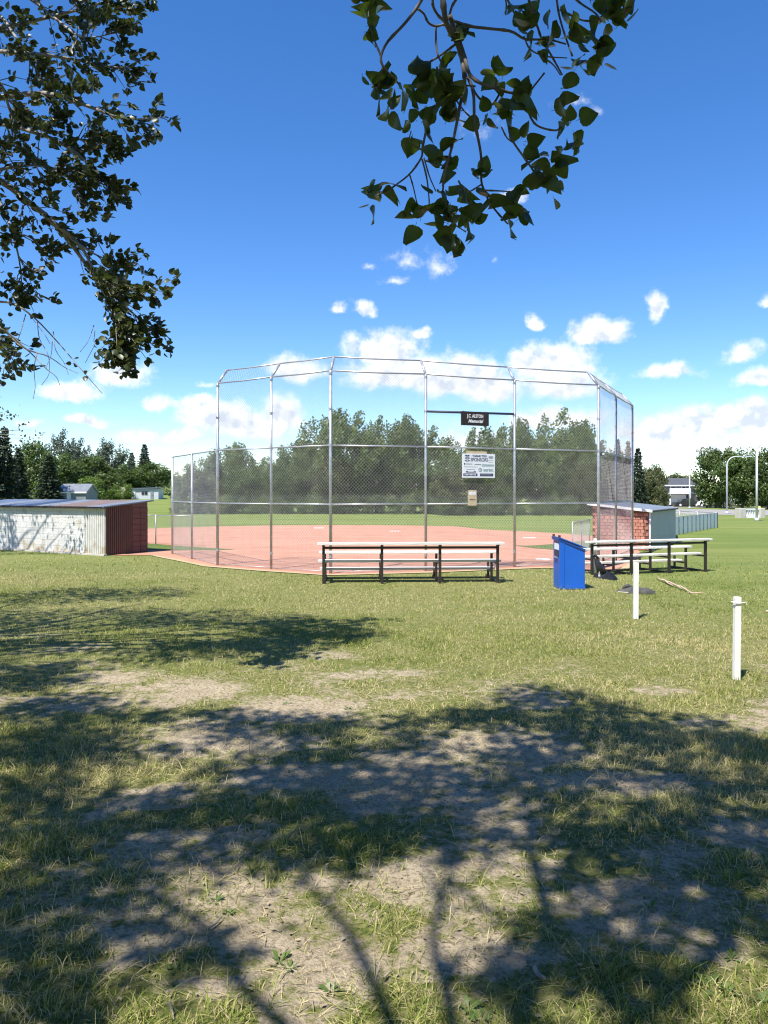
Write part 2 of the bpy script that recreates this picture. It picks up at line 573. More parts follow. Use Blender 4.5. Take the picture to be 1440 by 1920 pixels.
M['leaf_green'] = leafmat('mid_green_leaf', (0.040, 0.074, 0.016), (0.155, 0.210, 0.048), (0.14, 0.21, 0.03), 0.24, 0.55, 0.45)
M['leaf_bright'] = leafmat('bright_green_leaf', (0.075, 0.125, 0.018), (0.17, 0.24, 0.036), (0.20, 0.32, 0.04), 0.25, 0.55, 0.6)
M['leaf_silver'] = leafmat('silvery_leaf', (0.075, 0.100, 0.070), (0.17, 0.20, 0.145), (0.15, 0.19, 0.08), 0.2, 0.5, 0.5)
M['leaf_willow'] = leafmat('olive_willow_leaf', (0.066, 0.080, 0.028), (0.19, 0.20, 0.080), (0.16, 0.18, 0.04), 0.2, 0.55, 0.5)
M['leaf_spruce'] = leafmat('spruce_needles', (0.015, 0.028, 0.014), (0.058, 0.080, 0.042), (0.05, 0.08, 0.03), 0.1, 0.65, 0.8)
M['weed'] = leafmat('weed_leaf', (0.060, 0.105, 0.022), (0.13, 0.19, 0.045), (0.20, 0.30, 0.05), 0.25, 0.45, 6)
M['asphalt'] = pmat('sun_bleached_asphalt', (0.30, 0.285, 0.265), (0.26, 0.245, 0.225), 0.8, 0.9, spec=0.2)
M['concrete'] = pmat('pale_concrete', (0.50, 0.47, 0.42), (0.42, 0.39, 0.34), 1.5, 0.9)
M['pole_white'] = pmat('white_painted_pole', (0.66, 0.68, 0.72), (0.60, 0.62, 0.66), 3, 0.4, 0.2)
M['siding_pale'] = pmat('pale_siding', (0.52, 0.55, 0.57), (0.47, 0.50, 0.52), 1, 0.7)
M['siding_grey'] = pmat('grey_siding', (0.20, 0.235, 0.25), (0.18, 0.21, 0.225), 1, 0.7)
M['siding_slate'] = pmat('slate_siding', (0.10, 0.115, 0.14), (0.085, 0.10, 0.12), 1, 0.7)
M['shingle'] = pmat('charcoal_shingle', (0.085, 0.09, 0.10), (0.06, 0.065, 0.075), 2, 0.85)
M['shingle_pink'] = pmat('faded_red_shingle', (0.30, 0.21, 0.19), (0.25, 0.17, 0.155), 2, 0.85)
M['glass'] = pmat('dark_window_glass', (0.02, 0.025, 0.03), (0.03, 0.035, 0.04), 2, 0.08, spec=0.7)
M['trim_white'] = pmat('white_trim', (0.76, 0.76, 0.75), (0.70, 0.70, 0.69), 2, 0.6)
M['retaining'] = pmat('pinkish_retaining_stone', (0.46, 0.38, 0.33), (0.38, 0.30, 0.26), 1.2, 0.9)
M['car_white'] = pmat('white_car_paint', (0.66, 0.66, 0.64), (0.62, 0.62, 0.60), 2, 0.25, spec=0.6)
M['car_tan'] = pmat('tan_car_paint', (0.50, 0.44, 0.33), (0.46, 0.40, 0.30), 2, 0.3, spec=0.6)
M['car_black'] = pmat('black_car_paint', (0.02, 0.02, 0.022), (0.025, 0.025, 0.028), 2, 0.25, spec=0.6)
M['tyre'] = pmat('black_tyre', (0.02, 0.02, 0.02), (0.03, 0.03, 0.03), 5, 0.9)
M['yellow'] = pmat('yellow_paint', (0.55, 0.46, 0.10), (0.5, 0.42, 0.08), 3, 0.5)
M['screen'] = pmat('pale_fence_screen', (0.86, 0.83, 0.78), (0.80, 0.77, 0.72), 1.5, 0.7)
M['dull_steel'] = pmat('weathered_dull_steel', (0.16, 0.16, 0.15), (0.11, 0.11, 0.10), 4, 0.7, 0.2)
M['tie'] = pmat('white_string', (0.7, 0.68, 0.62), (0.6, 0.58, 0.52), 9, 0.8)


def ground_mat():
    m, nt, out = nodes('lawn_and_dry_soil')
    L = nt.links.new
    geo = nt.nodes.new('ShaderNodeNewGeometry')
    b = nt.nodes.new('ShaderNodeBsdfPrincipled')
    b.inputs['Roughness'].default_value = 0.95
    b.inputs['Specular IOR Level'].default_value = 0.12
    L(b.outputs[0], out.inputs['Surface'])

    def noise(scale, detail=5, rough=0.6, stretch=None):
        n = nt.nodes.new('ShaderNodeTexNoise')
        n.inputs['Scale'].default_value = scale
        n.inputs['Detail'].default_value = detail
        n.inputs['Roughness'].default_value = rough
        if stretch:
            mp = nt.nodes.new('ShaderNodeMapping')
            mp.inputs['Scale'].default_value = stretch
            L(geo.outputs['Position'], mp.inputs['Vector'])
            L(mp.outputs[0], n.inputs['Vector'])
        else:
            L(geo.outputs['Position'], n.inputs['Vector'])
        return n.outputs['Fac']

    def ramp(v, a, c, lo=0.0, hi=1.0):
        r = nt.nodes.new('ShaderNodeMapRange')
        r.interpolation_type = 'SMOOTHSTEP'
        L(v, r.inputs['Value'])
        r.inputs['From Min'].default_value = a
        r.inputs['From Max'].default_value = c
        r.inputs['To Min'].default_value = lo
        r.inputs['To Max'].default_value = hi
        return r.outputs[0]

    def mix(f, a, c):
        x = nt.nodes.new('ShaderNodeMix'); x.data_type = 'RGBA'
        L(f, x.inputs[0])
        for i, q in ((6, a), (7, c)):
            if isinstance(q, tuple):
                x.inputs[i].default_value = (*q, 1)
            else:
                L(q, x.inputs[i])
        return x.outputs[2]

    def mathn(op, a, c):
        n = nt.nodes.new('ShaderNodeMath'); n.operation = op
        for i, q in enumerate((a, c)):
            if isinstance(q, (int, float)):
                n.inputs[i].default_value = q
            else:
                L(q, n.inputs[i])
        return n.outputs[0]

    g = mix(ramp(noise(0.45, 6, 0.65), 0.35, 0.66), (0.175, 0.195, 0.048), (0.275, 0.255, 0.098))
    g = mix(ramp(noise(3.2, 5, 0.7), 0.36, 0.68), g, (0.30, 0.27, 0.12))
    g = mix(ramp(noise(22, 4, 0.75), 0.42, 0.62), g, (0.11, 0.14, 0.03))
    # far lawn: better watered beyond the backstop
    fa = nt.nodes.new('ShaderNodeAttribute'); fa.attribute_name = 'lush'
    lush = mix(ramp(noise(0.16, 5, 0.6, (0.5, 2.4, 1)), 0.36, 0.64), (0.130, 0.180, 0.042), (0.200, 0.235, 0.066))
    g = mix(fa.outputs['Fac'], g, lush)
    soil = mix(ramp(noise(2.6, 6, 0.7), 0.35, 0.66), (0.54, 0.45, 0.315), (0.43, 0.35, 0.235))
    soil = mix(ramp(noise(38, 4, 0.7), 0.46, 0.64), soil, (0.27, 0.215, 0.14))
    da = nt.nodes.new('ShaderNodeAttribute'); da.attribute_name = 'dirt'
    f = mathn('ADD', da.outputs['Fac'], mathn('MULTIPLY', mathn('SUBTRACT', noise(9, 6, 0.75), 0.5), 1.5))
    col = mix(ramp(f, 0.33, 0.62), g, soil)
    L(col, b.inputs['Base Color'])
    bp = nt.nodes.new('ShaderNodeBump')
    bp.inputs['Strength'].default_value = 0.9
    bp.inputs['Distance'].default_value = 0.05
    L(noise(26, 6, 0.75), bp.inputs['Height'])
    L(bp.outputs[0], b.inputs['Normal'])
    return m


def blade_mat(name='grass_blades'):
    m, nt, out = nodes(name)
    L = nt.links.new
    a = nt.nodes.new('ShaderNodeAttribute'); a.attribute_name = 'tone'
    cr = nt.nodes.new('ShaderNodeValToRGB')
    e = cr.color_ramp.elements
    e[0].position = 0.0; e[0].color = (0.085, 0.140, 0.017, 1)
    e[1].position = 1.0; e[1].color = (0.58, 0.49, 0.27, 1)
    for p, c in ((0.35, (0.190, 0.250, 0.040, 1)), (0.62, (0.320, 0.340, 0.085, 1)), (0.8, (0.45, 0.41, 0.17, 1))):
        q = e.new(p); q.color = c
    L(a.outputs['Fac'], cr.inputs[0])
    b = nt.nodes.new('ShaderNodeBsdfPrincipled')
    b.inputs['Roughness'].default_value = 0.6
    b.inputs['Specular IOR Level'].default_value = 0.25
    L(cr.outputs[0], b.inputs['Base Color'])
    t = nt.nodes.new('ShaderNodeBsdfTranslucent')
    L(cr.outputs[0], t.inputs['Color'])
    ms = nt.nodes.new('ShaderNodeMixShader'); ms.inputs[0].default_value = 0.28
    L(b.outputs[0], ms.inputs[1]); L(t.outputs[0], ms.inputs[2])
    L(ms.outputs[0], out.inputs['Surface'])
    return m


M['ground'] = ground_mat()
M['blade'] = blade_mat()

# ------------------------------------------------------------------ ground
# worn soil patches under the trees, as ellipses on the ground: photo spot, size, strength
DIRT = []
for (px, py, rx, ry, s) in [
        (330, 1300, 190, 42, 1.0), (560, 1330, 220, 45, 1.0), (760, 1300, 130, 28, .7), (900, 1390, 240, 45, .95), (1150, 1470, 260, 36, 1.0),
        (1400, 1560, 130, 50, 1.0), (620, 1228, 90, 14, .75), (450, 1380, 260, 55, .85), (820, 1430, 170, 60, .9), (200, 1268, 160, 24, .75),
        (60, 1330, 110, 40, .5), (780, 1650, 190, 90, 1.0), (900, 1780, 220, 60, 1.0), (650, 1800, 170, 90, .85), (450, 1680, 110, 60, .85),
        (1000, 1560, 140, 45, .7), (1330, 1700, 110, 50, .7), (300, 1600, 160, 40, .7), (150, 1640, 130, 30, .7), (400, 1850, 140, 40, .7),
        (1130, 1880, 130, 50, .6), (980, 1252, 260, 14, .35), (720, 1262, 160, 18, .8), (620, 1690, 80, 90, .6), (120, 1215, 200, 16, .5),
        (560, 1455, 220, 50, .8), (250, 1500, 200, 40, .5), (1250, 1600, 140, 50, .7), (1050, 1420, 160, 30, .8), (60, 1190, 120, 12, .5)]:
    X, Y = gnd(px, py)
    DIRT.append((X, Y, rx * Y / F * .88, ry * Y * Y / (F * H) * .85, s * .82))


def dirt(x, y):
    d = np.zeros_like(x)
    for (X, Y, a, b, s) in DIRT:
        d = np.maximum(d, s * np.exp(-0.9 * (((x - X) / a) ** 2 + ((y - Y) / b) ** 2)))
    n = fbm(x * 1.7, y * 1.7, 31, 4)
    base = 0.40 * (1 - ss(7, 12, y)) + 0.10 * (1 - ss(14, 24, y))
    d = np.maximum(d, base * ss(0.42, 0.62, fbm(x * 1.3, y * 1.3, 77, 4)))
    n2 = fbm(x * 5.5, y * 5.5, 17, 3)
    return np.clip(d * (0.15 + 1.1 * n + 0.65 * n2), 0, 1)


def axis(parts):
    o = [parts[0][0]]
    for (a, b, st) in parts:
        n = max(1, int(round((b - a) / st)))
        o += [a + (b - a) * (k + 1) / n for k in range(n)]
    return np.array(o)


def geom(a, b, n, base):
    return [a + (b - a) * ((base ** (k / n) - 1) / (base - 1)) for k in range(1, n + 1)]


XS = axis([(-40, -15, 1.2), (-15, -7, 0.3), (-7, 8, 0.11), (8, 16, 0.35), (16, 40, 1.2)])
XS = np.array([-q for q in geom(40, 1500, 18, 40)][::-1] + list(XS) + geom(40, 1500, 18, 40))
YS = axis([(-25, 1, 1.0), (1, 2.6, 0.2), (2.6, 9, 0.07), (9, 15, 0.12), (15, 30, 0.3), (30, 80, 1.0), (80, 340, 8)])
YS = np.array([-q for q in geom(25, 900, 10, 30)][::-1] + list(YS) + geom(340, 3200, 14, 12))


def build_ground():
    gx, gy = np.meshgrid(XS, YS)
    z = gz(gx, gy)
    nx, ny = len(XS), len(YS)
    v = np.stack([gx.ravel(), gy.ravel(), z.ravel()], 1)
    i = np.arange(nx * ny).reshape(ny, nx)
    f = np.stack([i[:-1, :-1].ravel(), i[:-1, 1:].ravel(), i[1:, 1:].ravel(), i[1:, :-1].ravel()], 1)
    me = bpy.data.meshes.new('ground')
    me.vertices.add(len(v)); me.vertices.foreach_set('co', v.ravel())
    me.loops.add(f.size); me.loops.foreach_set('vertex_index', f.ravel().astype(np.int32))
    me.polygons.add(len(f)); me.polygons.foreach_set('loop_start', np.arange(0, f.size, 4, dtype=np.int32))
    me.update(); me.validate()
    me.polygons.foreach_set('use_smooth', np.ones(len(f), bool))
    a = me.attributes.new('dirt', 'FLOAT', 'POINT'); a.data.foreach_set('value', dirt(v[:, 0], v[:, 1]))
    lush = np.maximum(ss(17, 34, v[:, 1]) * 0.9, 0.75 * ss(4.0, 8.0, v[:, 0]) * ss(9, 16, v[:, 1]))
    a = me.attributes.new('lush', 'FLOAT', 'POINT'); a.data.foreach_set('value', lush)
    me.materials.append(M['ground'])
    o = link(bpy.data.objects.new('ground', me))
    o['kind'] = 'structure'
    return o


build_ground()


def sheet(name, poly, mat, dz, step=0.6):
    """flat sheet following the ground inside a polygon"""
    P = [Vector((p[0], p[1])) for p in poly]
    # densify the outline
    B = []
    for i, p in enumerate(P):
        q = P[(i + 1) % len(P)]
        n = max(1, int((q - p).length / step))
        B += [p + (q - p) * k / n for k in range(n)]
    xs = [p.x for p in P]; ys = [p.y for p in P]
    pts = list(B)
    y = min(ys) + step / 2
    while y < max(ys):
        x = min(xs) + step / 2
        while x < max(xs):
            pts.append(Vector((x, y)))
            x += step
        y += step
    nb = len(B)
    edges = [(i, (i + 1) % nb) for i in range(nb)]
    res = geometry.delaunay_2d_cdt(pts, edges, [list(range(nb))], 1, 1e-4)
    vs, fs = res[0], res[2]
    me = bpy.data.meshes.new(name)
    me.from_pydata([(p.x, p.y, gzf(p.x, p.y) + dz) for p in vs], [], [tuple(f) for f in fs])
    me.update()
    bm = bmesh.new(); bm.from_mesh(me)
    bmesh.ops.delete(bm, geom=[v for v in bm.verts if not v.link_faces], context='VERTS')
    bmesh.ops.recalc_face_normals(bm, faces=bm.faces)
    if bm.faces and sum(f.normal.z for f in bm.faces) < 0:
        bmesh.ops.reverse_faces(bm, faces=bm.faces)
    bm.to_mesh(me); bm.free()
    me.materials.append(mat)
    o = link(bpy.data.objects.new(name, me))
    o['kind'] = 'structure'
    return o


# backstop corner posts (x, y)
P1, P2, P3 = (-4.83, 22.3), (-3.10, 21.1), (-1.39, 20.0)
P4, P5, P6 = (1.12, 20.6), (3.69, 21.7), (6.34, 22.7)
P7, P8 = (7.61, 25.2), (9.04, 27.95)
W1, W2 = (-6.1, 24.4), (-7.3, 26.5)      # low wing on the left

arc = [(-3 + 14.6 * math.cos(R(a)), 36 + 14.6 * math.sin(R(a))) for a in range(0, 181, 9)]
near_edge = [(-9.2, 25.75), (-8.6, 25.9), (-7.7, 25.9), (-6.4, 24.1), (-5.05, 22.12), (-3.3, 20.88), (-1.52, 19.76), (-1.2, 19.78), (1.2, 20.36), (3.8, 21.42), (6.55, 22.42), (7.0, 22.8), (8.1, 25.1), (9.5, 27.9), (9.9, 29.9), (11.0, 32.5)]
outline = near_edge + arc + [(-16.2, 31.6), (-13.2, 30.0), (-8.9, 27.5), (-8.9, 26.6)]
# rough the worn edges a little
rg = random.Random(5)
fine = []
for i, p in enumerate(outline):
    q = outline[(i + 1) % len(outline)]
    n = max(1, int(math.hypot(q[0] - p[0], q[1] - p[1]) / 0.5))
    for k in range(n):
        t = k / n
        w = 0.05 if 0 < i < 16 else 0.12
        fine.append((p[0] + (q[0] - p[0]) * t + rg.uniform(-w, w), p[1] + (q[1] - p[1]) * t + rg.uniform(-w, w)))
sheet('infield', fine, M['shale'], 0.014, 0.5)
rim = []
inner = near_edge[2:13]

outer = [(x + (0.16 if x > 6 else (-0.10 if x < -2 else 0.0)), y - 0.20) for (x, y) in inner]
sheet('infield_edge', inner + outer[::-1], M['shale_edge'], 0.019, 0.25)


def lush_mat():
    return pmat('field_grass', (0.095, 0.135, 0.032), (0.140, 0.170, 0.05), 0.8, 0.95, spec=0.1, c3=(0.07, 0.105, 0.025), s3=6, f3=(0.45, 0.7))


M['field_grass'] = lush_mat()
sheet('foul_grass', [(-5.5, 28.4), (-7.6, 28.0), (-9.0, 28.35), (-15.0, 32.0), (-16.4, 35.0), (-10.2, 32.2), (-7.5, 29.9)], M['field_grass'], 0.024, 0.6)
sheet('foul_grass', [(5.4, 31.9), (7.2, 29.9), (8.6, 30.1), (10.6, 33.5), (10.9, 35.8), (9.4, 36.2), (7.6, 33.9)], M['field_grass'], 0.024, 0.6)
sheet('road', [(31, 88), (36, 79), (52, 73), (110, 66), (110, 92), (56, 98), (46, 104), (40, 122), (33, 122), (34, 104)], M['asphalt'], 0.02, 4)
sheet('driveway', [(33.5, 122.5), (62, 122.5), (62, 131), (33.5, 131)], M['concrete'], 0.03, 4)


def field_marks():
    def slab(name, x, y, pts, lab):
        me = MB()
        z = 0.035 + gzf(x, y)
        n = len(pts)
        vs = [(x + p[0], y + p[1], z) for p in pts] + [(x + p[0], y + p[1], z - 0.03) for p in pts]
        me.add(vs, [tuple(range(n)), tuple(range(2 * n - 1, n - 1, -1))] + [(i, i + n, (i + 1) % n + n, (i + 1) % n) for i in range(n)])
        o = me.build(name, M['white_post'], loc=(x, y, z - 0.03))
        tag(o, lab, 'base')
    a = 0.22
    slab('home_plate', 5.1, 24.75, [(-a, -a), (a, -a), (a, a * .2), (0, a), (-a, a * .2)], 'white five-sided plate on the shale left of the blue bin')
    q = [(-.3, -.19), (.3, -.19), (.3, .19), (-.3, .19)]
    slab('base', 7.3, 38.6, q, 'white base on the shale right of the backstop middle, past the bleacher')
    slab('base', -3.9, 46.0, q, 'white base far out near the back edge of the shale')
    slab('pitcher_plate', 0.6, 42.2, [(-.3, -.08), (.3, -.08), (.3, .08), (-.3, .08)], 'thin white pitching plate in the middle of the shale')


field_marks()

# ------------------------------------------------------------------ backstop


def chain(mb, a, b, z0, z1, pitch=0.088, r=0.0026, inward=None, arm=None):
    """woven wire between two posts: two families of slanted wires, each a thin three-sided rod"""
    a = Vector((a[0], a[1], 0)); b = Vector((b[0], b[1], 0))
    w = (b - a).length
    u = (b - a) / w
    n = Vector((-u.y, u.x, 0))
    h = z1 - z0
    k = 1.05                                  # slope: rise over run

    def P(s, t, o):
        return a + u * s + Vector((0, 0, z0 + t)) + n * o
    for sgn in (1, -1):
        s = -h / k
        while s < w:
            # line from (s,0) to (s+h/k, h), clipped to 0..w
            s0, t0, s1, t1 = s, 0.0, s + h / k, h
            if s0 < 0:
                t0 = -s0 * k; s0 = 0
            if s1 > w:
                t1 = t0 + (w - s0) * k; s1 = w
            if s1 - s0 > 0.02:
                if sgn == 1:
                    p, q = P(s0, t0, 0.004), P(s1, t1, 0.004)
                else:
                    p, q = P(w - s0, t0, -0.004), P(w - s1, t1, -0.004)
                mb.tube([p, q], r, 3, cap=False)
            s += pitch


def gpt(p, z=None):
    return Vector((p[0], p[1], gzf(p[0], p[1]) if z is None else z))


def build_backstop():
    root = empty('backstop_fence', gpt(P4), local=False)
    tag(root, 'tall galvanised chain-link backstop with angled top behind home plate', 'backstop')
    ZM, ZR, ZT = 1.81, 3.35, 5.30
    hi = [P1, P2, P3, P4, P5, P6, P7, P8]

    def perp(a, b):
        d = Vector((b[0] - a[0], b[1] - a[1])).normalized()
        return Vector((-d.y, d.x))
    arms = []
    for i, p in enumerate(hi):
        ns = []
        if i > 0:
            ns.append(perp(hi[i - 1], p))
        if i < len(hi) - 1:
            ns.append(perp(p, hi[i + 1]))
        d = sum(ns, Vector((0, 0))).normalized()
        arms.append(d)
        r = 0.041 if i in (0, 2, 5, 7) else 0.035
        po = MB().tube([gpt(p, gzf(*p) - 0.03), gpt(p, ZT)], r, 12).build('post', M['steel'], root, True)
        top = Vector((p[0] + d.x * 0.36, p[1] + d.y * 0.36, ZT + 0.42))
        MB().tube([gpt(p, ZT - 0.02), top], r * 0.95, 10).build('overhang_arm', M['steel'], root, True)
        arms[-1] = top
        for zc in (0.45, ZM, ZR, ZT - 0.08, 2.6, 4.3):
            MB().tube([gpt(p, zc - 0.03), gpt(p, zc + 0.03)], r + 0.008, 12).build('band_clamp', M['steel'], po, False)
    for p in (W1, W2):
        MB().tube([gpt(p, -0.03), gpt(p, ZR)], 0.036, 12).build('post', M['steel'], root, True)
    segs = [(hi[i], hi[i + 1]) for i in range(7)]
    for i, (a, b) in enumerate(segs):
        for z in (0.06, ZM, ZR, ZT):
            sag = -0.015 if z > 5 else 0
            mid = (gpt(a, z) + gpt(b, z)) / 2 + Vector((0, 0, sag))
            rr = 0.021 if z != 0.06 else 0.008
            MB().tube([gpt(a, z), mid, gpt(b, z)], rr, 8).build('rail', M['steel'], root, True)
        MB().tube([arms[i], (arms[i] + arms[i + 1]) / 2 + Vector((0, 0, -0.012)), arms[i + 1]], 0.021, 8).build('rail', M['steel'], root, True)
        for (z0, z1) in ((0.05 + gzf((a[0] + b[0]) / 2, (a[1] + b[1]) / 2), ZM), (ZM, ZR), (ZR, ZT)):
            m = MB()
            chain(m, a, b, z0, z1)
            o = m.build('chain_link_panel', M['wire'], root)
        # overhang netting
        m = MB()
        k0, k1 = gpt(a, ZT), gpt(b, ZT)
        n = int((k1 - k0).length / 0.088)
        for q in range(-5, n + 6):
            for s in (-1, 1):
                t0 = q / n; t1 = (q + s * 5) / n
                c0, c1 = max(0, min(1, t0)), max(0, min(1, t1))
                if c0 == c1:
                    continue
                f0 = (c0 - t0) / (t1 - t0); f1 = (c1 - t0) / (t1 - t0)
                B = lambda t, f: (k0.lerp(k1, t)).lerp(arms[i].lerp(arms[i + 1], t), f)
                m.tube([B(c0, f0), B(c1, f1)], 0.0022, 3, cap=False)
        m.build('chain_link_panel', M['wire'], root)
    for (a, b) in ((W1, P1), (W2, W1)):
        for z in (0.06, ZM, ZR):
            MB().tube([gpt(a, z), gpt(b, z)], 0.021 if z > 0.1 else 0.008, 8).build('rail', M['steel'], root, True)
        for (z0, z1) in ((0.05, ZM), (ZM, ZR)):
            m = MB(); chain(m, a, b, z0, z1)
            m.build('chain_link_panel', M['wire'], root)
    # dark pipe that carries the memorial board
    MB().tube([gpt(P4, 4.30), gpt(P5, 4.34)], 0.032, 8).build('sign_pipe', M['bar_dark'], root, True)
    return root


build_backstop()


def text_mesh(body, size, mat, shear=0.0, bold=0.0, extrude=0.0):
    cu = bpy.data.curves.new('lettering', 'FONT')
    cu.body = body
    cu.size = size
    cu.align_x = 'CENTER'
    cu.align_y = 'CENTER'
    cu.shear = shear
    cu.offset = bold
    cu.extrude = extrude
    o = bpy.data.objects.new('lettering_source', cu)
    C.objects.link(o)
    bpy.context.view_layer.update()
    dg = bpy.context.evaluated_depsgraph_get()
    me = bpy.data.meshes.new_from_object(o.evaluated_get(dg))
    bpy.data.objects.remove(o)
    me.name = 'lettering'
    me.materials.clear()
    me.materials.append(mat)
    return me


def board_frame(c, u):
    """root empty whose local x runs along the fence, -y faces the spectators"""
    return math.atan2(u.y, u.x)


def signs():
    u = (Vector(P5) - Vector(P4)).normalized()
    nrm = Vector((u.y, -u.x))             # towards the camera
    rz = math.atan2(u.y, u.x)

    def spot(px, py):
        # point on the plane P4-P5 seen at px,py
        k = (px - 720) / F
        # P4 + u*s : x = k*y
        s = (k * P4[1] - P4[0]) / (u.x - k * u.y)
        Y = P4[1] + u.y * s
        return Vector((P4[0] + u.x * s, Y, H + (HOR - py) / F * Y)), Y

    def text(parent, body, size, x, z, mat, shear=0.0, bold=0.0, sx=1.0, y=-0.021):
        return piece('lettering', text_mesh(body, size, mat, shear, bold, 0.001), parent, (x, y, z), (R(90), 0, 0), (sx, 1, 1))
    # memorial board
    p, Y = spot(888, 785.5)
    w, h = 54 * Y / F / u.x, 26 * Y / F
    c = p + Vector((nrm.x, nrm.y, 0)) * 0.075
    r = empty('memorial_sign', c, rz)
    tag(r, 'small black board with white J.C. ALSTON Memorial lettering high on the backstop', 'sign')
    MB().box((0, 0, 0), (w, 0.03, h)).build('board', M['sign_black'], r)
    text(r, 'J.C. ALSTON', 0.128, 0, h * 0.17, M['label_white'], bold=0.004, sx=0.72)
    text(r, 'Memorial', 0.128, 0, -h * 0.19, M['label_white'], shear=0.4, bold=0.004, sx=0.92)
    for s in (-1, 1):
        MB().bar((s * w * 0.4, 0.03, h * 0.5 - 0.03), (s * w * 0.4, 0.03, h * 0.5 + 0.02), 0.03, 0.02).build('hanger', M['steel'], r)
    # sponsors board
    p, Y = spot(896.5, 873.5)
    w, h = 64 * Y / F / u.x, 45 * Y / F
    c = p + Vector((nrm.x, nrm.y, 0)) * 0.03
    r = empty('sponsor_board', c, rz)
    tag(r, 'white printed sponsors board with navy logos wired to the backstop mesh', 'sign')
    MB().box((0, 0, 0), (w, 0.02, h)).build('board', M['sign_white'], r)
    MB().box((-w * .06, 0.012, h * .5 + .035), (w * .62, 0.02, 0.065)).build('top_batten', M['notice'], r)

    def T(b, s, fx, fz, mt='navy_print', **k):
        text(r, b, s, (fx - .5) * w, (.5 - fz) * h, M[mt], y=-0.0125, **k)

    def bar(fx, fz, fw, fh, mt='navy_print', yy=-0.0105):
        MB().box(((fx - .5) * w, yy, (.5 - fz) * h), (fw * w, 0.003, fh * h)).build('printed_block', M[mt], r)

    def ring(fx, fz, ra, mt='navy_print', sq=1.0, inner=0.6):
        m = MB()
        n = 24
        X, Z = (fx - .5) * w, (.5 - fz) * h
        vs = []
        for k in range(n):
            t = 2 * math.pi * k / n
            vs += [(X + ra * math.cos(t), -0.0125, Z + ra * sq * math.sin(t)), (X + ra * inner * math.cos(t), -0.0125, Z + ra * inner * sq * math.sin(t))]
        m.add(vs, [(2 * k, 2 * ((k + 1) % n), 2 * ((k + 1) % n) + 1, 2 * k + 1) for k in range(n)])
        m.build('printed_ring', M[mt], r)
    T('THANK YOU', 0.082, .52, .10, bold=0.003, sx=0.95)
    T('SPONSORS', 0.13, .515, .255, bold=0.002, sx=0.86)
    for k, fz in enumerate((.09, .19, .29)):
        ring(.145, fz, 0.075, sq=.32, inner=.25 if k == 0 else .45)
    ring(.875, .14, 0.075, sq=.45, inner=.7)
    bar(.875, .15, .05, .03)
    bar(.87, .27, .15, .012, 'label_grey'); bar(.87, .345, .15, .012, 'label_grey')
    ring(.065, .43, 0.025, inner=.1)
    bar(.205, .43, .19, .035, 'label_grey'); bar(.25, .55, .42, .02, 'label_grey')
    bar(.47, .445, .2, .04, 'label_grey')
    bar(.78, .46, .37, .04, 'green_print'); bar(.78, .525, .37, .014, 'green_print')
    bar(.255, .665, .26, .016); bar(.255, .755, .30, .055); bar(.255, .735, .17, .03, 'sign_white', -0.0125)
    ring(.54, .67, 0.055, 'green_print', inner=.62); bar(.545, .67, .012, .07, 'green_print')
    T('surex.', 0.135, .80, .665, 'green_print', bold=0.002)
    bar(.24, .875, .43, .11); bar(.74, .875, .41, .115)
    for q in range(9):
        bar(.075 + q * .04, .875, .022, .055, 'sign_white', -0.0125)
    bar(.73, .875, .33, .03, 'label_grey', -0.0125)
    # plywood notice
    p, Y = spot(884.5, 933.5)
    w, h = 18 * Y / F, 29 * Y / F
    c = p + Vector((nrm.x, nrm.y, 0)) * 0.032
    r = empty('plywood_notice', c, rz)
    tag(r, 'small weathered tan plywood notice wired to the backstop mesh below the sponsors board', 'sign')
    MB().box((0, 0, 0), (w, 0.018, h)).build('board', M['notice'], r)
    MB().box((0, -0.0105, h * .30), (w * .82, 0.003, h * .2)).build('paper', M['label_white'], r)
    MB().box((0, -0.0105, -h * .12), (w * .7, 0.003, h * .05)).build('paper', M['trim_dark'], r)


signs()


def low_fence(name, pts, h, label, group=None, mesh=True, pitch=0.12, post_r=0.025, gap=2.4, wire_r=0.003, screen=False, smat='steel'):
    root = empty(name, (pts[0][0], pts[0][1], gzf(*pts[0])), local=False)
    tag(root, label, 'fence', group)
    allp = []
    for a, b in zip(pts[:-1], pts[1:]):
        a = Vector(a); b = Vector(b)
        n = max(1, int(round((b - a).length / gap)))
        q = [a + (b - a) * k / n for k in range(n + 1)]
        allp += q if not allp else q[1:]
    for p in allp:
        g = gzf(p.x, p.y)
        MB().tube([(p.x, p.y, g - 0.02), (p.x, p.y, g + h + 0.03)], post_r, 8).build('post', M[smat], root, True)
    for a, b in zip(allp[:-1], allp[1:]):
        ga, gb = gzf(a.x, a.y), gzf(b.x, b.y)
        MB().tube([(a.x, a.y, ga + h), (b.x, b.y, gb + h)], post_r * 0.8, 8).build('top_rail', M[smat], root, True)
        if screen:
            d = (b - a).normalized()
            q = Vector((-d.y, d.x)) * 0.02
            MB().bar((a.x + q.x, a.y + q.y, (ga + gb) / 2 + h * .5), (b.x + q.x, b.y + q.y, (ga + gb) / 2 + h * .5), 0.006, h - .06).build('screen_panel', M['screen'], root)
        elif mesh:
            m = MB()
            chain(m, a, b, min(ga, gb) + 0.04, min(ga, gb) + h, pitch=pitch, r=wire_r)
            m.build('chain_link_panel', M['wire'], root)
    return root


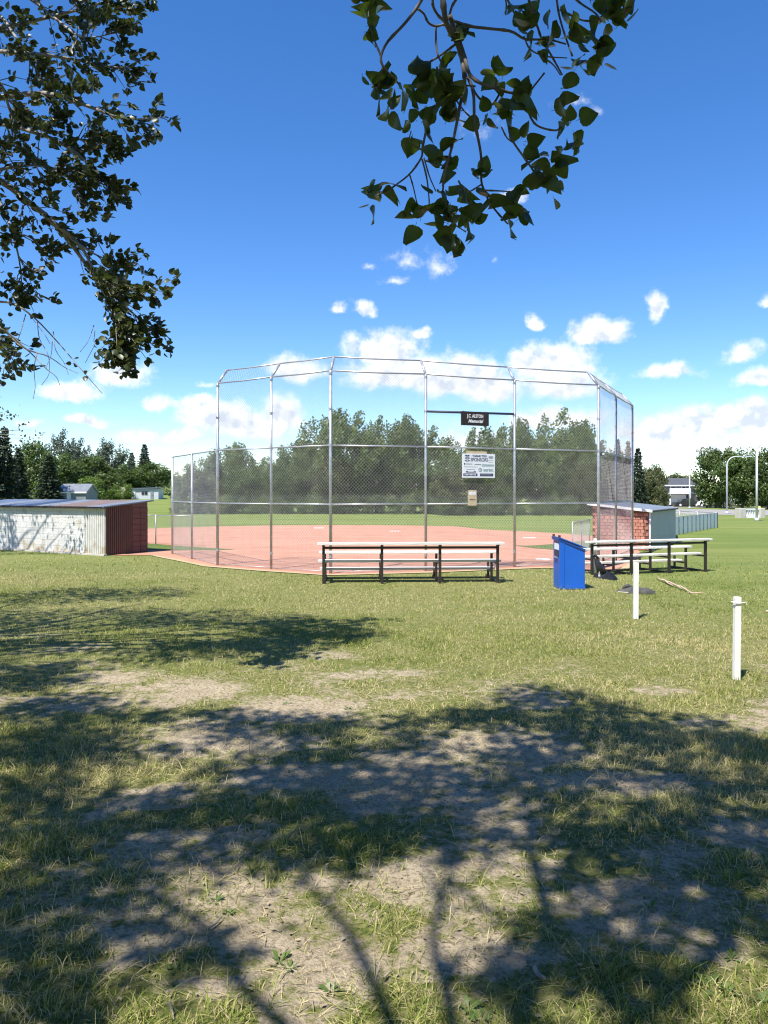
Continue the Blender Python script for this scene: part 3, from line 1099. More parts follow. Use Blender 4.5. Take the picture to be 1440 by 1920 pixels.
low_fence('dugout_fence', [(-15.2, 35.2), (-11.0, 32.2), (-7.6, 30.4)], 1.2, 'low chain-link fence seen beside the maroon end of the white dugout')
low_fence('dugout_fence', [(6.8, 27.7), (8.35, 31.2)], 1.2, 'short low chain-link panel behind the blue bin, before the brick dugout', gap=1.9)
low_fence('side_fence', [(14.2, 37.5), (15.5, 41.0), (21.8, 50.2)], 0.98, 'low fence with pale screen and many posts running right of the brick dugout', gap=1.05, screen=True)
low_fence('side_fence', [(21.8, 50.2), (20.6, 60.0), (19.2, 70.0)], 0.98, 'low chain-link fence turning back towards the trees behind the brick dugout', pitch=0.1, wire_r=0.005, gap=2.2)
low_fence('outfield_fence', [(-19, 75.6), (-4, 76.3), (19.0, 75.0)], 1.85, 'long chain-link outfield fence in front of the poplar row', pitch=0.2, wire_r=0.002, gap=3.0, post_r=0.02, smat='dull_steel')

# ------------------------------------------------------------------ bleachers


def bleacher(loc, rz, length, label):
    r = empty('bleacher', loc, rz)
    tag(r, label, 'bleacher', 'white plank bleachers behind the backstop')
    n = 4
    xs = [length * k / (n - 1) for k in range(n)]
    # local y: 0 is the tall row by the camera, larger y is towards the field
    for x in xs:
        MB().bar((x, 0, 0), (x, 0, 0.885), 0.062, 0.062).build('rear_leg', M['black_steel'], r)
        MB().bar((x, 0.80, 0.05), (x, 0.80, 0.625), 0.055, 0.055).build('middle_leg', M['black_steel'], r)
        MB().bar((x, 1.28, 0.05), (x, 1.28, 0.42), 0.05, 0.05).build('front_leg', M['black_steel'], r)
        MB().bar((x, -0.03, 0.025), (x, 1.5, 0.025), 0.06, 0.05).build('skid', M['black_steel'], r)
        MB().bar((x, -0.13, 0.898), (x, 0.13, 0.898), 0.055, 0.026).build('seat_bracket', M['black_steel'], r)
        MB().bar((x, 0.70, 0.638), (x, 0.93, 0.638), 0.055, 0.026).build('seat_bracket', M['black_steel'], r)
        MB().bar((x, 0.0, 0.455), (x, 0.80, 0.455), 0.045, 0.045).build('foot_bracket', M['black_steel'], r)
        MB().bar((x, 0.80, 0.195), (x, 1.34, 0.195), 0.045, 0.045).build('foot_bracket', M['black_steel'], r)
    MB().bar((0, 0.035, 0.835), (length, 0.035, 0.835), 0.045, 0.055).build('rear_brace', M['black_steel'], r)
    e = 0.14
    for (y, z, w, nm) in ((0.0, 0.932, 0.26, 'seat_plank'), (0.42, 0.498, 0.26, 'foot_plank'), (0.81, 0.672, 0.25, 'seat_plank'), (1.22, 0.238, 0.24, 'foot_plank')):
        MB().box((length / 2, y, z), (length + 2 * e, w, 0.056)).build(nm, M['plank'], r, bevel=0.008)
    return r


bleacher((-1.40, 17.8, gzf(-1.4, 17.8)), math.atan2(0.16, 4.06), 4.06, 'white four-plank bleacher with black frame in the middle, behind the backstop')
bleacher((5.62, 20.75, gzf(7, 21)), math.atan2(1.28, 3.6), 3.82, 'white four-plank bleacher with black frame on the right, beside the blue bin')

# ------------------------------------------------------------------ blue bin


def blue_bin():
    r = empty('blue_bin', (3.83, 16.74, gzf(4.0, 17)), R(1.0))
    tag(r, 'tall blue metal litter bin with sloping top, left of the right bleacher', 'bin')
    W, D, h0, h1 = 0.555, 0.58, 1.115, 0.885        # local x: front (0) to back (W)
    b = MB()
    vs = []
    for y in (0, D):
        vs += [(0, y, 0.0), (W, y, 0.0), (W, y, h1), (0.05, y, h0 - 0.02), (0, y, h0 - 0.02)]
    b.add(vs, [(0, 1, 2, 3, 4), (9, 8, 7, 6, 5), (0, 5, 6, 1), (1, 6, 7, 2), (2, 7, 8, 3), (3, 8, 9, 4), (4, 9, 5, 0)])
    body = b.build('body', M['blue'], r, bevel=0.01)
    # raised frame round the side panel
    t = 0.012
    s = MB()
    s.bar((0.085, -t / 2 - .001, 0.02), (0.085, -t / 2 - .001, 1.02), 0.03, t, up=(0, 1, 0))
    s.build('side_seam', M['blue'], body)
    s = MB()
    s.bar((0.03, -t / 2 - .001, h0 - 0.035), (W + .004, -t / 2 - .001, h1 - 0.030), t, 0.05)
    s.build('top_flange', M['blue_dark'], body)
    s = MB(); s.bar((0.0, -t / 2 - .001, 0.05), (W, -t / 2 - .001, 0.05), t, 0.07); s.build('base_flange', M['blue'], body)
    # sloping lid and front hood
    ld = MB()
    ld.bar((0.03, D / 2, h0 + 0.005), (W + 0.03, D / 2, h1 + 0.022), D + 0.05, 0.022)
    ld.build('lid', M['blue'], r)
    MB().box((-0.012, D / 2, h0 - 0.01), (0.05, D + 0.03, 0.07)).build('front_hood', M['blue_dark'], r, bevel=0.008)
    for y in (0.03, D - 0.03):
        MB().box((0.0, y, h0 + 0.045), (0.045, 0.045, 0.05)).build('hinge_knob', M['trim_dark'], r)
    MB().box((-0.006, D * 0.45, 0.93), (0.008, D * 0.66, 0.14)).build('label_plate', M['label_white'], r)
    MB().box((-0.006, D * 0.45, 0.78), (0.008, D * 0.66, 0.12)).build('deposit_flap', M['trim_dark'], r)
    MB().bar((-0.03, D * 0.2, 0.69), (-0.03, D * 0.75, 0.69), 0.03, 0.02).build('flap_handle', M['label_grey'], r)
    MB().box((W + 0.006, D / 2, h1 * .72), (0.008, D * .8, h1 * .48)).build('back_sheet', M['label_white'], r)


blue_bin()

# ------------------------------------------------------------------ white posts


def white_post(x, y, h, lean, label, knot=False):
    g = gzf(x, y)
    r = empty('white_post', (x, y, g))
    tag(r, label, 'post', 'short white posts in the lawn')
    w = 0.066 if y < 10 else 0.074
    m = MB()
    top = Vector((lean[0], lean[1], h))
    m.bar((0, 0, -0.03), top, w, w, up=(0, 1, 0))
    m.build('shaft', M['white_post'], r, bevel=0.004)
    if knot:
        q = top + Vector((0, 0, -0.062))
        k = MB()
        k.tube([q + Vector((-.05, -.045, 0)), q + Vector((.045, -.045, .004)), q + Vector((.048, .045, 0)), q + Vector((-.05, .045, 0)), q + Vector((-.05, -.045, 0))], 0.006, 5)
        k.tube([q + Vector((.045, -.045, 0)), q + Vector((.075, -.05, .012)), q + Vector((.085, -.05, -.02))], 0.006, 5)
        k.build('string_tie', M['tie'], r)


white_post(4.00, 8.72, 0.935, (0.012, 0, 0), 'nearest short white post, at the right edge of the lawn', True)
white_post(4.22, 12.88, 0.94, (0.008, 0, 0), 'white post standing in front of the right bleacher, near the dark tarp')
white_post(6.02, 21.9, 0.95, (0.0, 0, 0), 'white post glimpsed through the planks of the right bleacher, behind the blue bin')

# ------------------------------------------------------------------ things lying on the lawn


def heap(name, mat, loc, dims, seed, label, cat, lump=0.35, peak=(0.0, 0.0), res=26, power=1.0):
    r = empty(name, loc)
    tag(r, label, cat)
    vs = []; fs = []
    n, m = res, res // 2
    for i in range(m + 1):
        rr = i / m
        for k in range(n):
            t = 2 * math.pi * k / n
            e = 1 + lump * (float(vnoise(3 * math.cos(t) + seed, 3 * math.sin(t) + 9, seed)) - 0.5) * 1.3
            x = math.cos(t) * rr * e
            y = math.sin(t) * rr * e
            z = max(0.0, (1 - rr ** 2)) ** power
            z *= 0.7 + lump * 1.5 * (float(fbm(x * 2.5 + seed, y * 2.5, seed, 3)) - 0.3)
            x += peak[0] * z; y += peak[1] * z
            vs.append((x * dims[0] / 2, y * dims[1] / 2, z * dims[2] + (-0.02 if i == m else 0)))
    for i in range(m):
        for k in range(n):
            k2 = (k + 1) % n
            fs.append((i * n + k, (i + 1) * n + k, (i + 1) * n + k2, i * n + k2))
    b = MB().add(vs, fs)
    b.build('body', mat, r, True)
    return r


# black bag slumped against the bleacher leg
gb = gzf(5.55, 19.6)
bag = heap('rubbish_bag', M['black_plastic'], (5.72, 19.75, gb), (0.62, 0.42, 0.26), 4, 'black plastic bag slumped by the left end of the right bleacher', 'bag', 0.6, (-0.35, 0.1))
MB().tube([(-0.10, 0.02, 0.14), (-0.19, 0.04, 0.34), (-0.26, 0.06, 0.50), (-0.30, 0.08, 0.58)], [0.14, 0.085, 0.045, 0.03], 9).build('gathered_neck', M['black_plastic'], bag, True)
MB().tube([(-0.19, 0.05, 0.50), (-0.24, 0.06, 0.55), (-0.30, 0.05, 0.60), (-0.38, 0.08, 0.57)], [0.03, 0.045, 0.04, 0.015], 7).build('knot', M['black_plastic'], bag, True)

tx, ty = gnd(1190, 1108)
tarp = heap('dark_tarp', M['tarp'], (tx - 0.02, ty, gzf(tx, ty) + 0.015), (0.74, 0.48, 0.115), 12, 'flat dark rubber mat lying crumpled on grass behind the middle white post', 'mat', 0.7, res=32, power=0.6)
MB().tube([(0.0, 0.05, 0.09), (-0.09, 0.06, 0.135), (-0.18, 0.05, 0.12), (-0.24, 0.04, 0.06)], [0.02, 0.045, 0.04, 0.02], 8).build('folded_corner', M['tarp'], tarp, True)
MB().tube([(-0.34, 0.02, 0.03), (-0.35, -0.06, 0.02), (-0.30, -0.15, 0.022), (-0.20, -0.2, 0.02), (-0.1, -0.19, 0.03)], 0.012, 6).build('frayed_edge', M['tarp_edge'], tarp, True)
MB().tube([(0.28, 0.0, 0.02), (0.38, -0.02, 0.035), (0.45, -0.05, 0.02)], [0.06, 0.035, 0.008], 7).build('torn_end', M['tarp'], tarp, True)


def broken_stick():
    a = gnd(1222, 1073); b = gnd(1292, 1106)
    o = Vector((a[0], a[1] - 0.4, gzf(a[0], a[1])))
    r = empty('broken_stick', (o.x, o.y, o.z), local=True)
    tag(r, 'long splintered pale wooden stick on the grass in front of the right bleacher', 'stick')
    d = Vector((b[0], b[1], gzf(b[0], b[1]))) - o
    rs = random.Random(4)
    for k in range(4):
        t0, t1 = ((0.0, 0.55), (0.1, 0.75), (0.4, 1.0), (0.3, 0.93))[k]
        pts = []
        for j in range(5):
            t = t0 + (t1 - t0) * j / 4
            pts.append(d * t + Vector((rs.uniform(-.03, .03) + 0.02 * k, rs.uniform(-.05, .05), 0.035 + rs.uniform(0, .04))))
        MB().tube(pts, [0.012, 0.02, 0.018, 0.015, 0.006], 6).build('splinter', M['stick'], r, True)
    x, y = gnd(1299, 1110)
    p = MB()
    rs = random.Random(8)
    for k in range(4):
        q = Vector((rs.uniform(-.08, .08), rs.uniform(-.05, .05), 0.02))
        p.tube([q, q + Vector((0.12, -0.1 + rs.uniform(-.04, .04), 0.02))], [0.012, 0.005], 5)
    x, y = gnd(1295, 1104)
    for v in p.v:
        v += Vector((x, y, gzf(x, y)))
    o2 = p.build('wood_chips', M['stick'], loc=(x, y, gzf(x, y)))
    tag(o2, 'small scatter of pale wood chips on the grass right of the long stick', 'wood chips')
    x, y = gnd(1436, 1148)
    q = MB().tube([(x, y, gzf(x, y) + .02), (x + .14, y - .02, gzf(x, y) + .05), (x + .3, y + .02, gzf(x, y) + .02)], [0.02, 0.04, 0.02], 7)
    o3 = q.build('wood_chunk', M['stick'], smooth=True, loc=(x, y, gzf(x, y)))
    tag(o3, 'pale chunk of broken wood on the grass at the right edge', 'wood chunk')


broken_stick()


def ground_twigs():
    # thin bent stems lying on the shaded ground
    def tw(pxs, rad, label, lift=0.02, mat='twig'):
        pts = []
        for (px, py) in pxs:
            x, y = gnd(px, py)
            pts.append(Vector((x, y, gzf(x, y) + lift)))
        m = MB().tube(pts, [rad] * (len(pts) - 1) + [rad * .4], 6)
        tag(m.build('fallen_twig', M[mat], smooth=True, loc=pts[0]), label, 'twig')
    tw([(362, 1622), (358, 1610), (366, 1598), (390, 1583), (414, 1571)], 0.005, 'thin pale hooked twig in the deep shade at left', 0.04)
    tw([(285, 1518), (310, 1519), (340, 1514), (360, 1503)], 0.005, 'thin pale twig lying behind the hooked one at left')
    tw([(392, 1748), (405, 1738), (416, 1726)], 0.008, 'short grey stick on the sunlit soil, left of centre')
    tw([(318, 1893), (322, 1906), (326, 1925)], 0.006, 'short upright dry stem at the bottom edge, left')
    tw([(1002, 1815), (1008, 1828), (1018, 1836), (1024, 1836)], 0.011, 'pale curled strip of bark in the shade near the bottom', 0.015, 'twig')
    tw([(720, 1835), (728, 1825), (736, 1820)], 0.006, 'short brown stick on the bare soil at the bottom middle')


ground_twigs()

# ------------------------------------------------------------------ dugouts


def ribbed(mb, P, a0, a1, z0f, z1f, d, pitch=0.09, depth=0.028, out=-1.0):
    """vertical ribbed sheet; P(a, d, z) gives world position"""
    n = int((a1 - a0) / pitch)
    prof = []
    for k in range(n + 1):
        a = a0 + (a1 - a0) * k / n
        w = (a1 - a0) / n
        prof += [(a, 0.0), (a + w * .42, 0.0), (a + w * .55, depth), (a + w * .86, depth)]
    prof = [p for p in prof if p[0] <= a1 + 1e-6]
    vs = []
    for (a, o) in prof:
        vs += [P(a, d + out * o, z0f(a)), P(a, d + out * o, z1f(a))]
    mb.add(vs, [(2 * k, 2 * k + 2, 2 * k + 3, 2 * k + 1) for k in range(len(prof) - 1)])


def dugout_left():
    o = Vector((-9.37, 25.8, 0))
    al = Vector((-0.857, 0.515, 0)).normalized()
    dp = Vector((0.515, 0.857, 0)).normalized()
    r = empty('white_dugout', (o.x, o.y, 0), local=False)
    tag(r, 'low white block dugout with maroon end wall and patchwork metal roof at left', 'dugout')
    Lw, D, hb, hf = 8.4, 1.85, 1.655, 1.835

    def P(a, d, z):
        return o + al * a + dp * d + Vector((0, 0, z))

    def slab(mb, a0, a1, d0, d1, z0, z1):
        q = [P(a0, d0, z0), P(a1, d0, z0), P(a1, d1, z0), P(a0, d1, z0), P(a0, d0, z1), P(a1, d0, z1), P(a1, d1, z1), P(a0, d1, z1)]
        mb.add(q, [(0, 3, 2, 1), (4, 5, 6, 7), (0, 1, 5, 4), (1, 2, 6, 5), (2, 3, 7, 6), (3, 0, 4, 7)])
    back = MB(); slab(back, 0.06, Lw, 0.04, 0.16, -0.05, hb)
    bw = back.build('back_wall', M['mortar'], r)
    foot = MB(); slab(foot, -0.06, Lw, -0.10, 0.04, -0.05, 0.055)
    foot.build('concrete_footing', M['concrete'], r)
    e = MB()
    q = [P(0.03, 0.04, -0.05), P(0.03, D, -0.05), P(0.03, D, hf), P(0.03, 0.04, hb), P(0.14, 0.04, -0.05), P(0.14, D, -0.05), P(0.14, D, hf), P(0.14, 0.04, hb)]
    e.add(q, [(0, 1, 2, 3), (7, 6, 5, 4), (0, 4, 5, 1), (1, 5, 6, 2), (2, 6, 7, 3), (3, 7, 4, 0)])
    ew = e.build('end_wall', M['maroon'], r)
    # far end and roof posts on the field side
    f = MB(); slab(f, Lw - 0.12, Lw, 0.16, D, -0.05, hb + 0.02); f.build('end_wall', M['mortar'], r)
    for k in range(4):
        a = 0.3 + k * (Lw - 0.6) / 3
        MB().bar(P(a, D - 0.06, -0.02), P(a, D - 0.06, hf - 0.02), 0.09, 0.09).build('roof_post', M['trim_dark'], r)
    bn = MB(); slab(bn, 0.4, Lw - .4, 0.45, 0.8, 0.42, 0.46); bn.build('bench_plank', M['plank'], r)
    for k in range(4):
        a = 0.7 + k * (Lw - 1.4) / 3
        MB().bar(P(a, 0.62, -0.02), P(a, 0.62, 0.42), 0.08, 0.25).build('bench_support', M['mortar'], r)
    # painted blocks, each its own piece
    rz = math.atan2(-al.y, -al.x)
    bl = MB().box((0, 0, 0), (0.394, 0.05, 0.194)).mesh('block')
    half = MB().box((0, 0, 0), (0.194, 0.05, 0.194)).mesh('block')
    for me in (bl, half):
        me.materials.append(M['white_wall'])
        bm = bmesh.new(); bm.from_mesh(me)
        bmesh.ops.bevel(bm, geom=bm.edges[:], offset=0.004, segments=1, affect='EDGES')
        bm.to_mesh(me); bm.free()
    rows = 8
    for j in range(rows):
        z = 0.055 + 0.1 + j * 0.2
        a = 1.05 + (0.0 if j % 2 == 0 else 0.2)
        if j % 2:
            p = P(1.05 + 0.1, 0.022, z) - o
            piece('block', half, bw, (p.x, p.y, p.z), (0, 0, rz))
        while a + 0.4 <= Lw + 0.01:
            p = P(a + 0.2, 0.02 + random.uniform(-.003, .003), z) - o
            piece('block', bl, bw, (p.x, p.y, p.z), (random.uniform(-.006, .006), 0, rz + random.uniform(-.006, .006)))
            a += 0.4
    # ribbed sheets near the corner
    m = MB(); ribbed(m, P, -0.01, 1.03, lambda a: 0.06, lambda a: hb - 0.01, 0.005)
    m.build('ribbed_sheet', M['white_rib'], r)

    def Q(a, d, z):       # swap the axes for the end wall
        return P(d, a, z)
    hz = lambda d: hb + (hf - hb) * d / D - 0.012
    m = MB(); ribbed(m, Q, 0.0, 1.14, lambda d: 0.03, hz, 0.012, pitch=0.085)
    m.build('ribbed_sheet', M['maroon'], r)
    rz2 = math.atan2(dp.y, dp.x)
    mb_ = MB().box((0, 0, 0), (0.338, 0.05, 0.188)).mesh('block')
    mb_.materials.append(M['maroon_block'])
    bm = bmesh.new(); bm.from_mesh(mb_); bmesh.ops.bevel(bm, geom=bm.edges[:], offset=0.006, segments=1, affect='EDGES'); bm.to_mesh(mb_); bm.free()
    for j in range(9):
        for k in range(2):
            d = 1.15 + 0.175 + k * 0.35
            z = 0.03 + 0.098 + j * 0.197
            if z + 0.09 > hz(d - 0.17):
                continue
            p = P(0.025, d, z) - o
            piece('block', mb_, ew, (p.x, p.y, p.z), (0, 0, rz2))
    # roof sheets
    cols = ['roof_pale', 'roof_brown', 'roof_brown', 'roof_pale', 'roof_navy', 'roof_blue', 'roof_pale', 'roof_blue', 'roof_blue']
    a = -0.14
    for k, cn in enumerate(cols):
        w = (Lw + 0.28) / len(cols)
        t = 0.004 * (k % 2)
        mb = MB()
        n = 10
        vs = []
        for q in range(n + 1):
            aa = a + (w + 0.02) * q / n
            bz = 0.012 * (q % 2) + t
            vs += [P(aa, -0.16, hb - 0.012 + bz), P(aa, D + 0.16, hf + 0.015 + bz)]
        mb.add(vs, [(2 * q, 2 * q + 2, 2 * q + 3, 2 * q + 1) for q in range(n)])
        vs2 = [v - Vector((0, 0, 0.02)) for v in vs]
        mb.add(vs2, [(2 * q + 1, 2 * q + 3, 2 * q + 2, 2 * q) for q in range(n)])
        mb.build('roof_sheet', M[cn], r)
        a += w
    f = MB()
    f.bar(P(-0.13, -0.13, hb - 0.052), P(Lw + .1, -0.13, hb - 0.052), 0.03, 0.045)
    f.build('fascia', M['trim_dark'], r)
    f = MB(); f.bar(P(-0.10, -0.16, hb - 0.018), P(-0.10, D + 0.16, hf + 0.006), 0.05, 0.05); f.build('barge_board', M['roof_blue'], r)


dugout_left()


def dugout_right():
    o = Vector((10.42, 30.1, -0.15))
    al = Vector((0.49, 0.87, 0)).normalized()
    dp = Vector((-0.87, 0.49, 0)).normalized()
    r = empty('brick_dugout', tuple(o), local=False)
    tag(r, 'low brick dugout with grey side wall and pale flat roof at right', 'dugout')
    Lw, D, hb, hf = 6.2, 2.25, 1.56, 1.80

    def P(a, d, z):
        return o + al * a + dp * d + Vector((0, 0, z))

    def slab(mb, a0, a1, d0, d1, z0, z1):
        q = [P(a0, d0, z0), P(a1, d0, z0), P(a1, d1, z0), P(a0, d1, z0), P(a0, d0, z1), P(a1, d0, z1), P(a1, d1, z1), P(a0, d1, z1)]
        mb.add(q, [(0, 3, 2, 1), (4, 5, 6, 7), (0, 1, 5, 4), (1, 2, 6, 5), (2, 3, 7, 6), (3, 0, 4, 7)])
    w = MB(); slab(w, 0.06, Lw, 0.0, 0.12, -0.05, hb); w.build('back_wall', M['mortar'], r)
    for k in range(3):
        m = MB(); a0 = 0.05 + k * (Lw - 0.05) / 3
        slab(m, a0 + 0.004, a0 + (Lw - 0.05) / 3 - 0.004, -0.02, -0.002, 0.0, hb - 0.02)
        m.build('wall_board', M['grey_sheet'], r)
    m = MB(); slab(m, 0.0, 0.045, -0.03, 0.03, 0, hb - 0.02); m.build('corner_trim', M['trim_white'], r)
    e = MB()
    q = [P(0.05, 0.03, -0.05), P(0.05, D, -0.05), P(0.05, D, hf), P(0.05, 0.03, hb), P(0.15, 0.03, -0.05), P(0.15, D, -0.05), P(0.15, D, hf), P(0.15, 0.03, hb)]
    e.add(q, [(0, 1, 2, 3), (7, 6, 5, 4), (0, 4, 5, 1), (1, 5, 6, 2), (2, 6, 7, 3), (3, 7, 4, 0)])
    ew = e.build('end_wall', M['brick_joint'], r)
    f = MB(); slab(f, Lw - 0.1, Lw, 0.14, D, -0.05, hb); f.build('end_wall', M['brick_joint'], r)
    for k in range(3):
        a = 0.3 + k * (Lw - 0.6) / 2
        MB().bar(P(a, D - 0.06, -0.02), P(a, D - 0.06, hf), 0.09, 0.09).build('roof_post', M['trim_dark'], r)
    # bricks: each one a piece
    rz = math.atan2(dp.y, dp.x)
    bk = MB().box((0, 0, 0), (0.185, 0.05, 0.118)).mesh('brick')
    bk.materials.append(M['terracotta'])
    bm = bmesh.new(); bm.from_mesh(bk); bmesh.ops.bevel(bm, geom=bm.edges[:], offset=0.008, segments=1, affect='EDGES'); bm.to_mesh(bk); bm.free()
    for j in range(13):
        z = 0.02 + 0.066 + j * 0.132
        d = 0.05 + (0.1 if j % 2 else 0.0)
        while d + 0.19 < D:
            if z + 0.06 < hb + (hf - hb) * d / D - 0.03:
                p = P(0.045 + random.uniform(-.008, .005), d + 0.1, z) - o
                piece('brick', bk, ew, (p.x, p.y, p.z), (random.uniform(-.02, .02), random.uniform(-.01, .01), rz + random.uniform(-.02, .02)))
            d += 0.2
    for k in range(3):
        a0 = -0.12 + k * (Lw + .24) / 3
        a1 = a0 + (Lw + .24) / 3 + 0.01
        m = MB()
        q = []
        for z in (0.0, 0.035 + 0.003 * (k % 2)):
            q += [P(a0, -0.12, hb + z), P(a1, -0.12, hb + z), P(a1, D + .18, hf + 0.03 + z), P(a0, D + .18, hf + 0.03 + z)]
        m.add(q, [(3, 2, 1, 0), (4, 5, 6, 7), (0, 1, 5, 4), (1, 2, 6, 5), (2, 3, 7, 6), (3, 0, 4, 7)])
        m.build('roof_sheet', M['roof_pale'], r)
    m = MB(); m.bar(P(-0.14, -0.12, hb - 0.005), P(-0.14, D + .18, hf + .025), 0.03, 0.10); m.build('barge_board', M['trim_white'], r)
    m = MB(); m.bar(P(-0.1, -0.13, hb - 0.02), P(Lw, -0.13, hb - 0.02), 0.02, 0.05); m.build('fascia', M['trim_dark'], r)


dugout_right()

# ------------------------------------------------------------------ street: lamps, road, houses


def street_lamp(px, base, top, Y, arm, label, rise=0.0):
    x = (px - 720) / F * Y
    g = gzf(x, Y)
    h = H + (HOR - top) / F * Y - g
    r = empty('street_lamp', (x, Y, g))
    tag(r, label, 'street lamp', 'white street lamps along the road')
    MB().tube([(0, 0, 0), (0, 0, 0.25)], 0.17, 10).build('base', M['pole_white'], r, True)
    if arm > 0 and rise == 0:
        pts = [Vector((0, 0, 0.2)), Vector((0, 0, h - 1.0))]
        for k in range(1, 8):
            t = R(90) * k / 7
            pts.append(Vector((1.0 - 1.0 * math.cos(t), 0, h - 1.0 + 1.0 * math.sin(t))))
        pts.append(Vector((arm, 0, h + 0.03)))
        MB().tube(pts, [0.095, 0.085] + [0.06] * 7 + [0.045], 8).build('pole', M['pole_white'], r, True)
        MB().box((arm + 0.22, 0, h + 0.02), (0.6, 0.2, 0.1)).build('lamp_head', M['pole_white'], r, bevel=0.02)
    else:
        MB().tube([(0, 0, 0.2), (0, 0, h)], [0.10, 0.075], 10).build('pole', M['pole_white'], r, True)
        if arm:
            MB().tube([(0, 0, h - 0.05), (arm * .5, 0, h + rise * .6), (arm, 0, h + rise)], [0.028, 0.024, 0.02], 6).build('arm', M['pole_white'], r, True)
            MB().box((arm + 0.15, 0, h + rise), (0.45, 0.16, 0.08)).build('lamp_head', M['pole_white'], r, bevel=0.02)


street_lamp(1363, 962, 856, 84, 2.2, 'white street lamp with curved arm standing on the far lawn')
street_lamp(1419, 975, 842, 62, 1.7, 'tall straight white street lamp pole nearest the right edge', 1.6)
street_lamp(1293, 952, 893, 114, 0, 'thin distant white lamp pole in front of the grey house')


def gable_house(name, label, x0, x1, Y, depth, wall_h, roof_h, wmat, rmat, feats, z0=None, over=0.4):
    cx = (x0 + x1) / 2
    g = gzf(cx, Y) if z0 is None else z0
    r = empty(name, (cx, Y, g))
    tag(r, label, 'house' if 'house' in name else 'shed')
    w = x1 - x0
    b = MB().box((0, depth / 2, wall_h / 2 - 0.1), (w, depth, wall_h + 0.2))
    wl = b.build('wall', M[wmat], r)
    # ridge along x
    o = over
    rf = MB()
    q = [(-w / 2 - o, -o, wall_h - 0.05), (w / 2 + o, -o, wall_h - 0.05), (w / 2 + o, depth / 2, wall_h + roof_h), (-w / 2 - o, depth / 2, wall_h + roof_h), (w / 2 + o, depth + o, wall_h - 0.05), (-w / 2 - o, depth + o, wall_h - 0.05)]
    t = Vector((0, 0, 0.16))
    vs = [Vector(p) for p in q] + [Vector(p) + t for p in q]
    rf.add(vs, [(0, 3, 2, 1), (3, 5, 4, 2), (6, 7, 8, 9), (9, 8, 10, 11), (0, 1, 7, 6), (1, 2, 8, 7), (2, 4, 10, 8), (4, 5, 11, 10), (5, 3, 9, 11), (3, 0, 6, 9)])
    rf.build('roof', M[rmat], r)
    gb = MB()
    for s in (-1, 1):
        gb.add([(s * w / 2, 0, wall_h), (s * w / 2, depth, wall_h), (s * w / 2, depth / 2, wall_h + roof_h)], [(0, 1, 2)])
    gb.build('gable', M[wmat], r)
    MB().box((0, -o - 0.03, wall_h + 0.03), (w + 2 * o, 0.05, 0.2)).build('eaves_board', M['trim_white'], r)
    for (kind, fx, z, ww, hh) in feats:
        x = -w / 2 + fx * w
        if kind == 'window':
            f = MB().box((x, -0.04, z), (ww + 0.16, 0.08, hh + 0.16)).build('window', M['trim_white'], r)
            MB().box((x, -0.09, z), (ww, 0.03, hh)).build('pane', M['glass'], f)
        elif kind == 'door':
            f = MB().box((x, -0.04, hh / 2), (ww, 0.08, hh)).build('door', M['trim_white'], r)
            MB().box((x + ww * .35, -0.1, hh * .5), (0.08, 0.05, 0.08)).build('handle', M['trim_dark'], f)
        elif kind == 'garage':
            f = MB().box((x, -0.04, hh / 2), (ww, 0.08, hh)).build('garage_door', M['siding_pale'], r)
            for k in range(4):
                MB().box((x, -0.09, hh * (k + .5) / 4), (ww - .1, 0.02, hh / 4 - .08)).build('panel', M['siding_pale'], f)
        elif kind == 'deck':
            MB().box((x, -0.9, z), (ww, 1.8, 0.22)).build('deck', M['trim_white'], r)
            MB().box((x, -1.78, z + 0.5), (ww, 0.06, 0.75)).build('deck_railing', M['trim_white'], r)
            for s in (-1, 1):
                MB().bar((x + s * (ww / 2 - .1), -1.7, 0), (x + s * (ww / 2 - .1), -1.7, z), 0.16, 0.16).build('deck_post', M['trim_white'], r)
        elif kind == 'opening':
            MB().box((x, -0.03, hh / 2), (ww, 0.07, hh)).build('shaded_opening_panel', M['trim_dark'], r)  # dark panel standing in for the shade inside the opening
    return r


def pxx(px, Y):
    return (px - 720) / F * Y


Yh = 132
gable_house('grey_house', 'grey two-storey house with charcoal roof and white upper deck across the road', pxx(1249, Yh), pxx(1302, Yh), Yh, 8, 3.25, 1.25, 'siding_slate', 'shingle',
            [('garage', .40, 0, 2.9, 1.75), ('deck', .36, 1.95, 3.6, 0), ('opening', .86, 0, 1.2, 1.9), ('window', .25, 2.85, .8, .55), ('window', .62, 2.85, .6, .5)], z0=0.15)
gable_house('low_house', 'low house with faded reddish roof beside the grey house across the road', pxx(1303, 136), pxx(1336, 136), 136, 8, 2.7, 0.75, 'siding_slate', 'shingle_pink',
            [('window', .3, 2.15, .9, .6), ('window', .7, 2.15, .9, .6), ('opening', .35, 0, 1.6, 1.3), ('deck', .5, 1.5, 2.6, 0)], z0=0.15)


def retaining():
    Y = 127.5
    x0, x1 = pxx(1262, Y), pxx(1350, Y)
    r = empty('retaining_wall', ((x0 + x1) / 2, Y, gzf(x0, Y)))
    tag(r, 'low pinkish stone wall in front of the houses across the road', 'wall')
    n = 9
    for j in range(2):
        for k in range(n):
            w = (x1 - x0) / n
            MB().box((-(x1 - x0) / 2 + (k + .5) * w + (0.2 if j else 0), random.uniform(-.05, .05), 0.2 + j * 0.4), (w - 0.05, 0.5, 0.37)).build('stone', M['retaining'], r, bevel=0.03)


retaining()


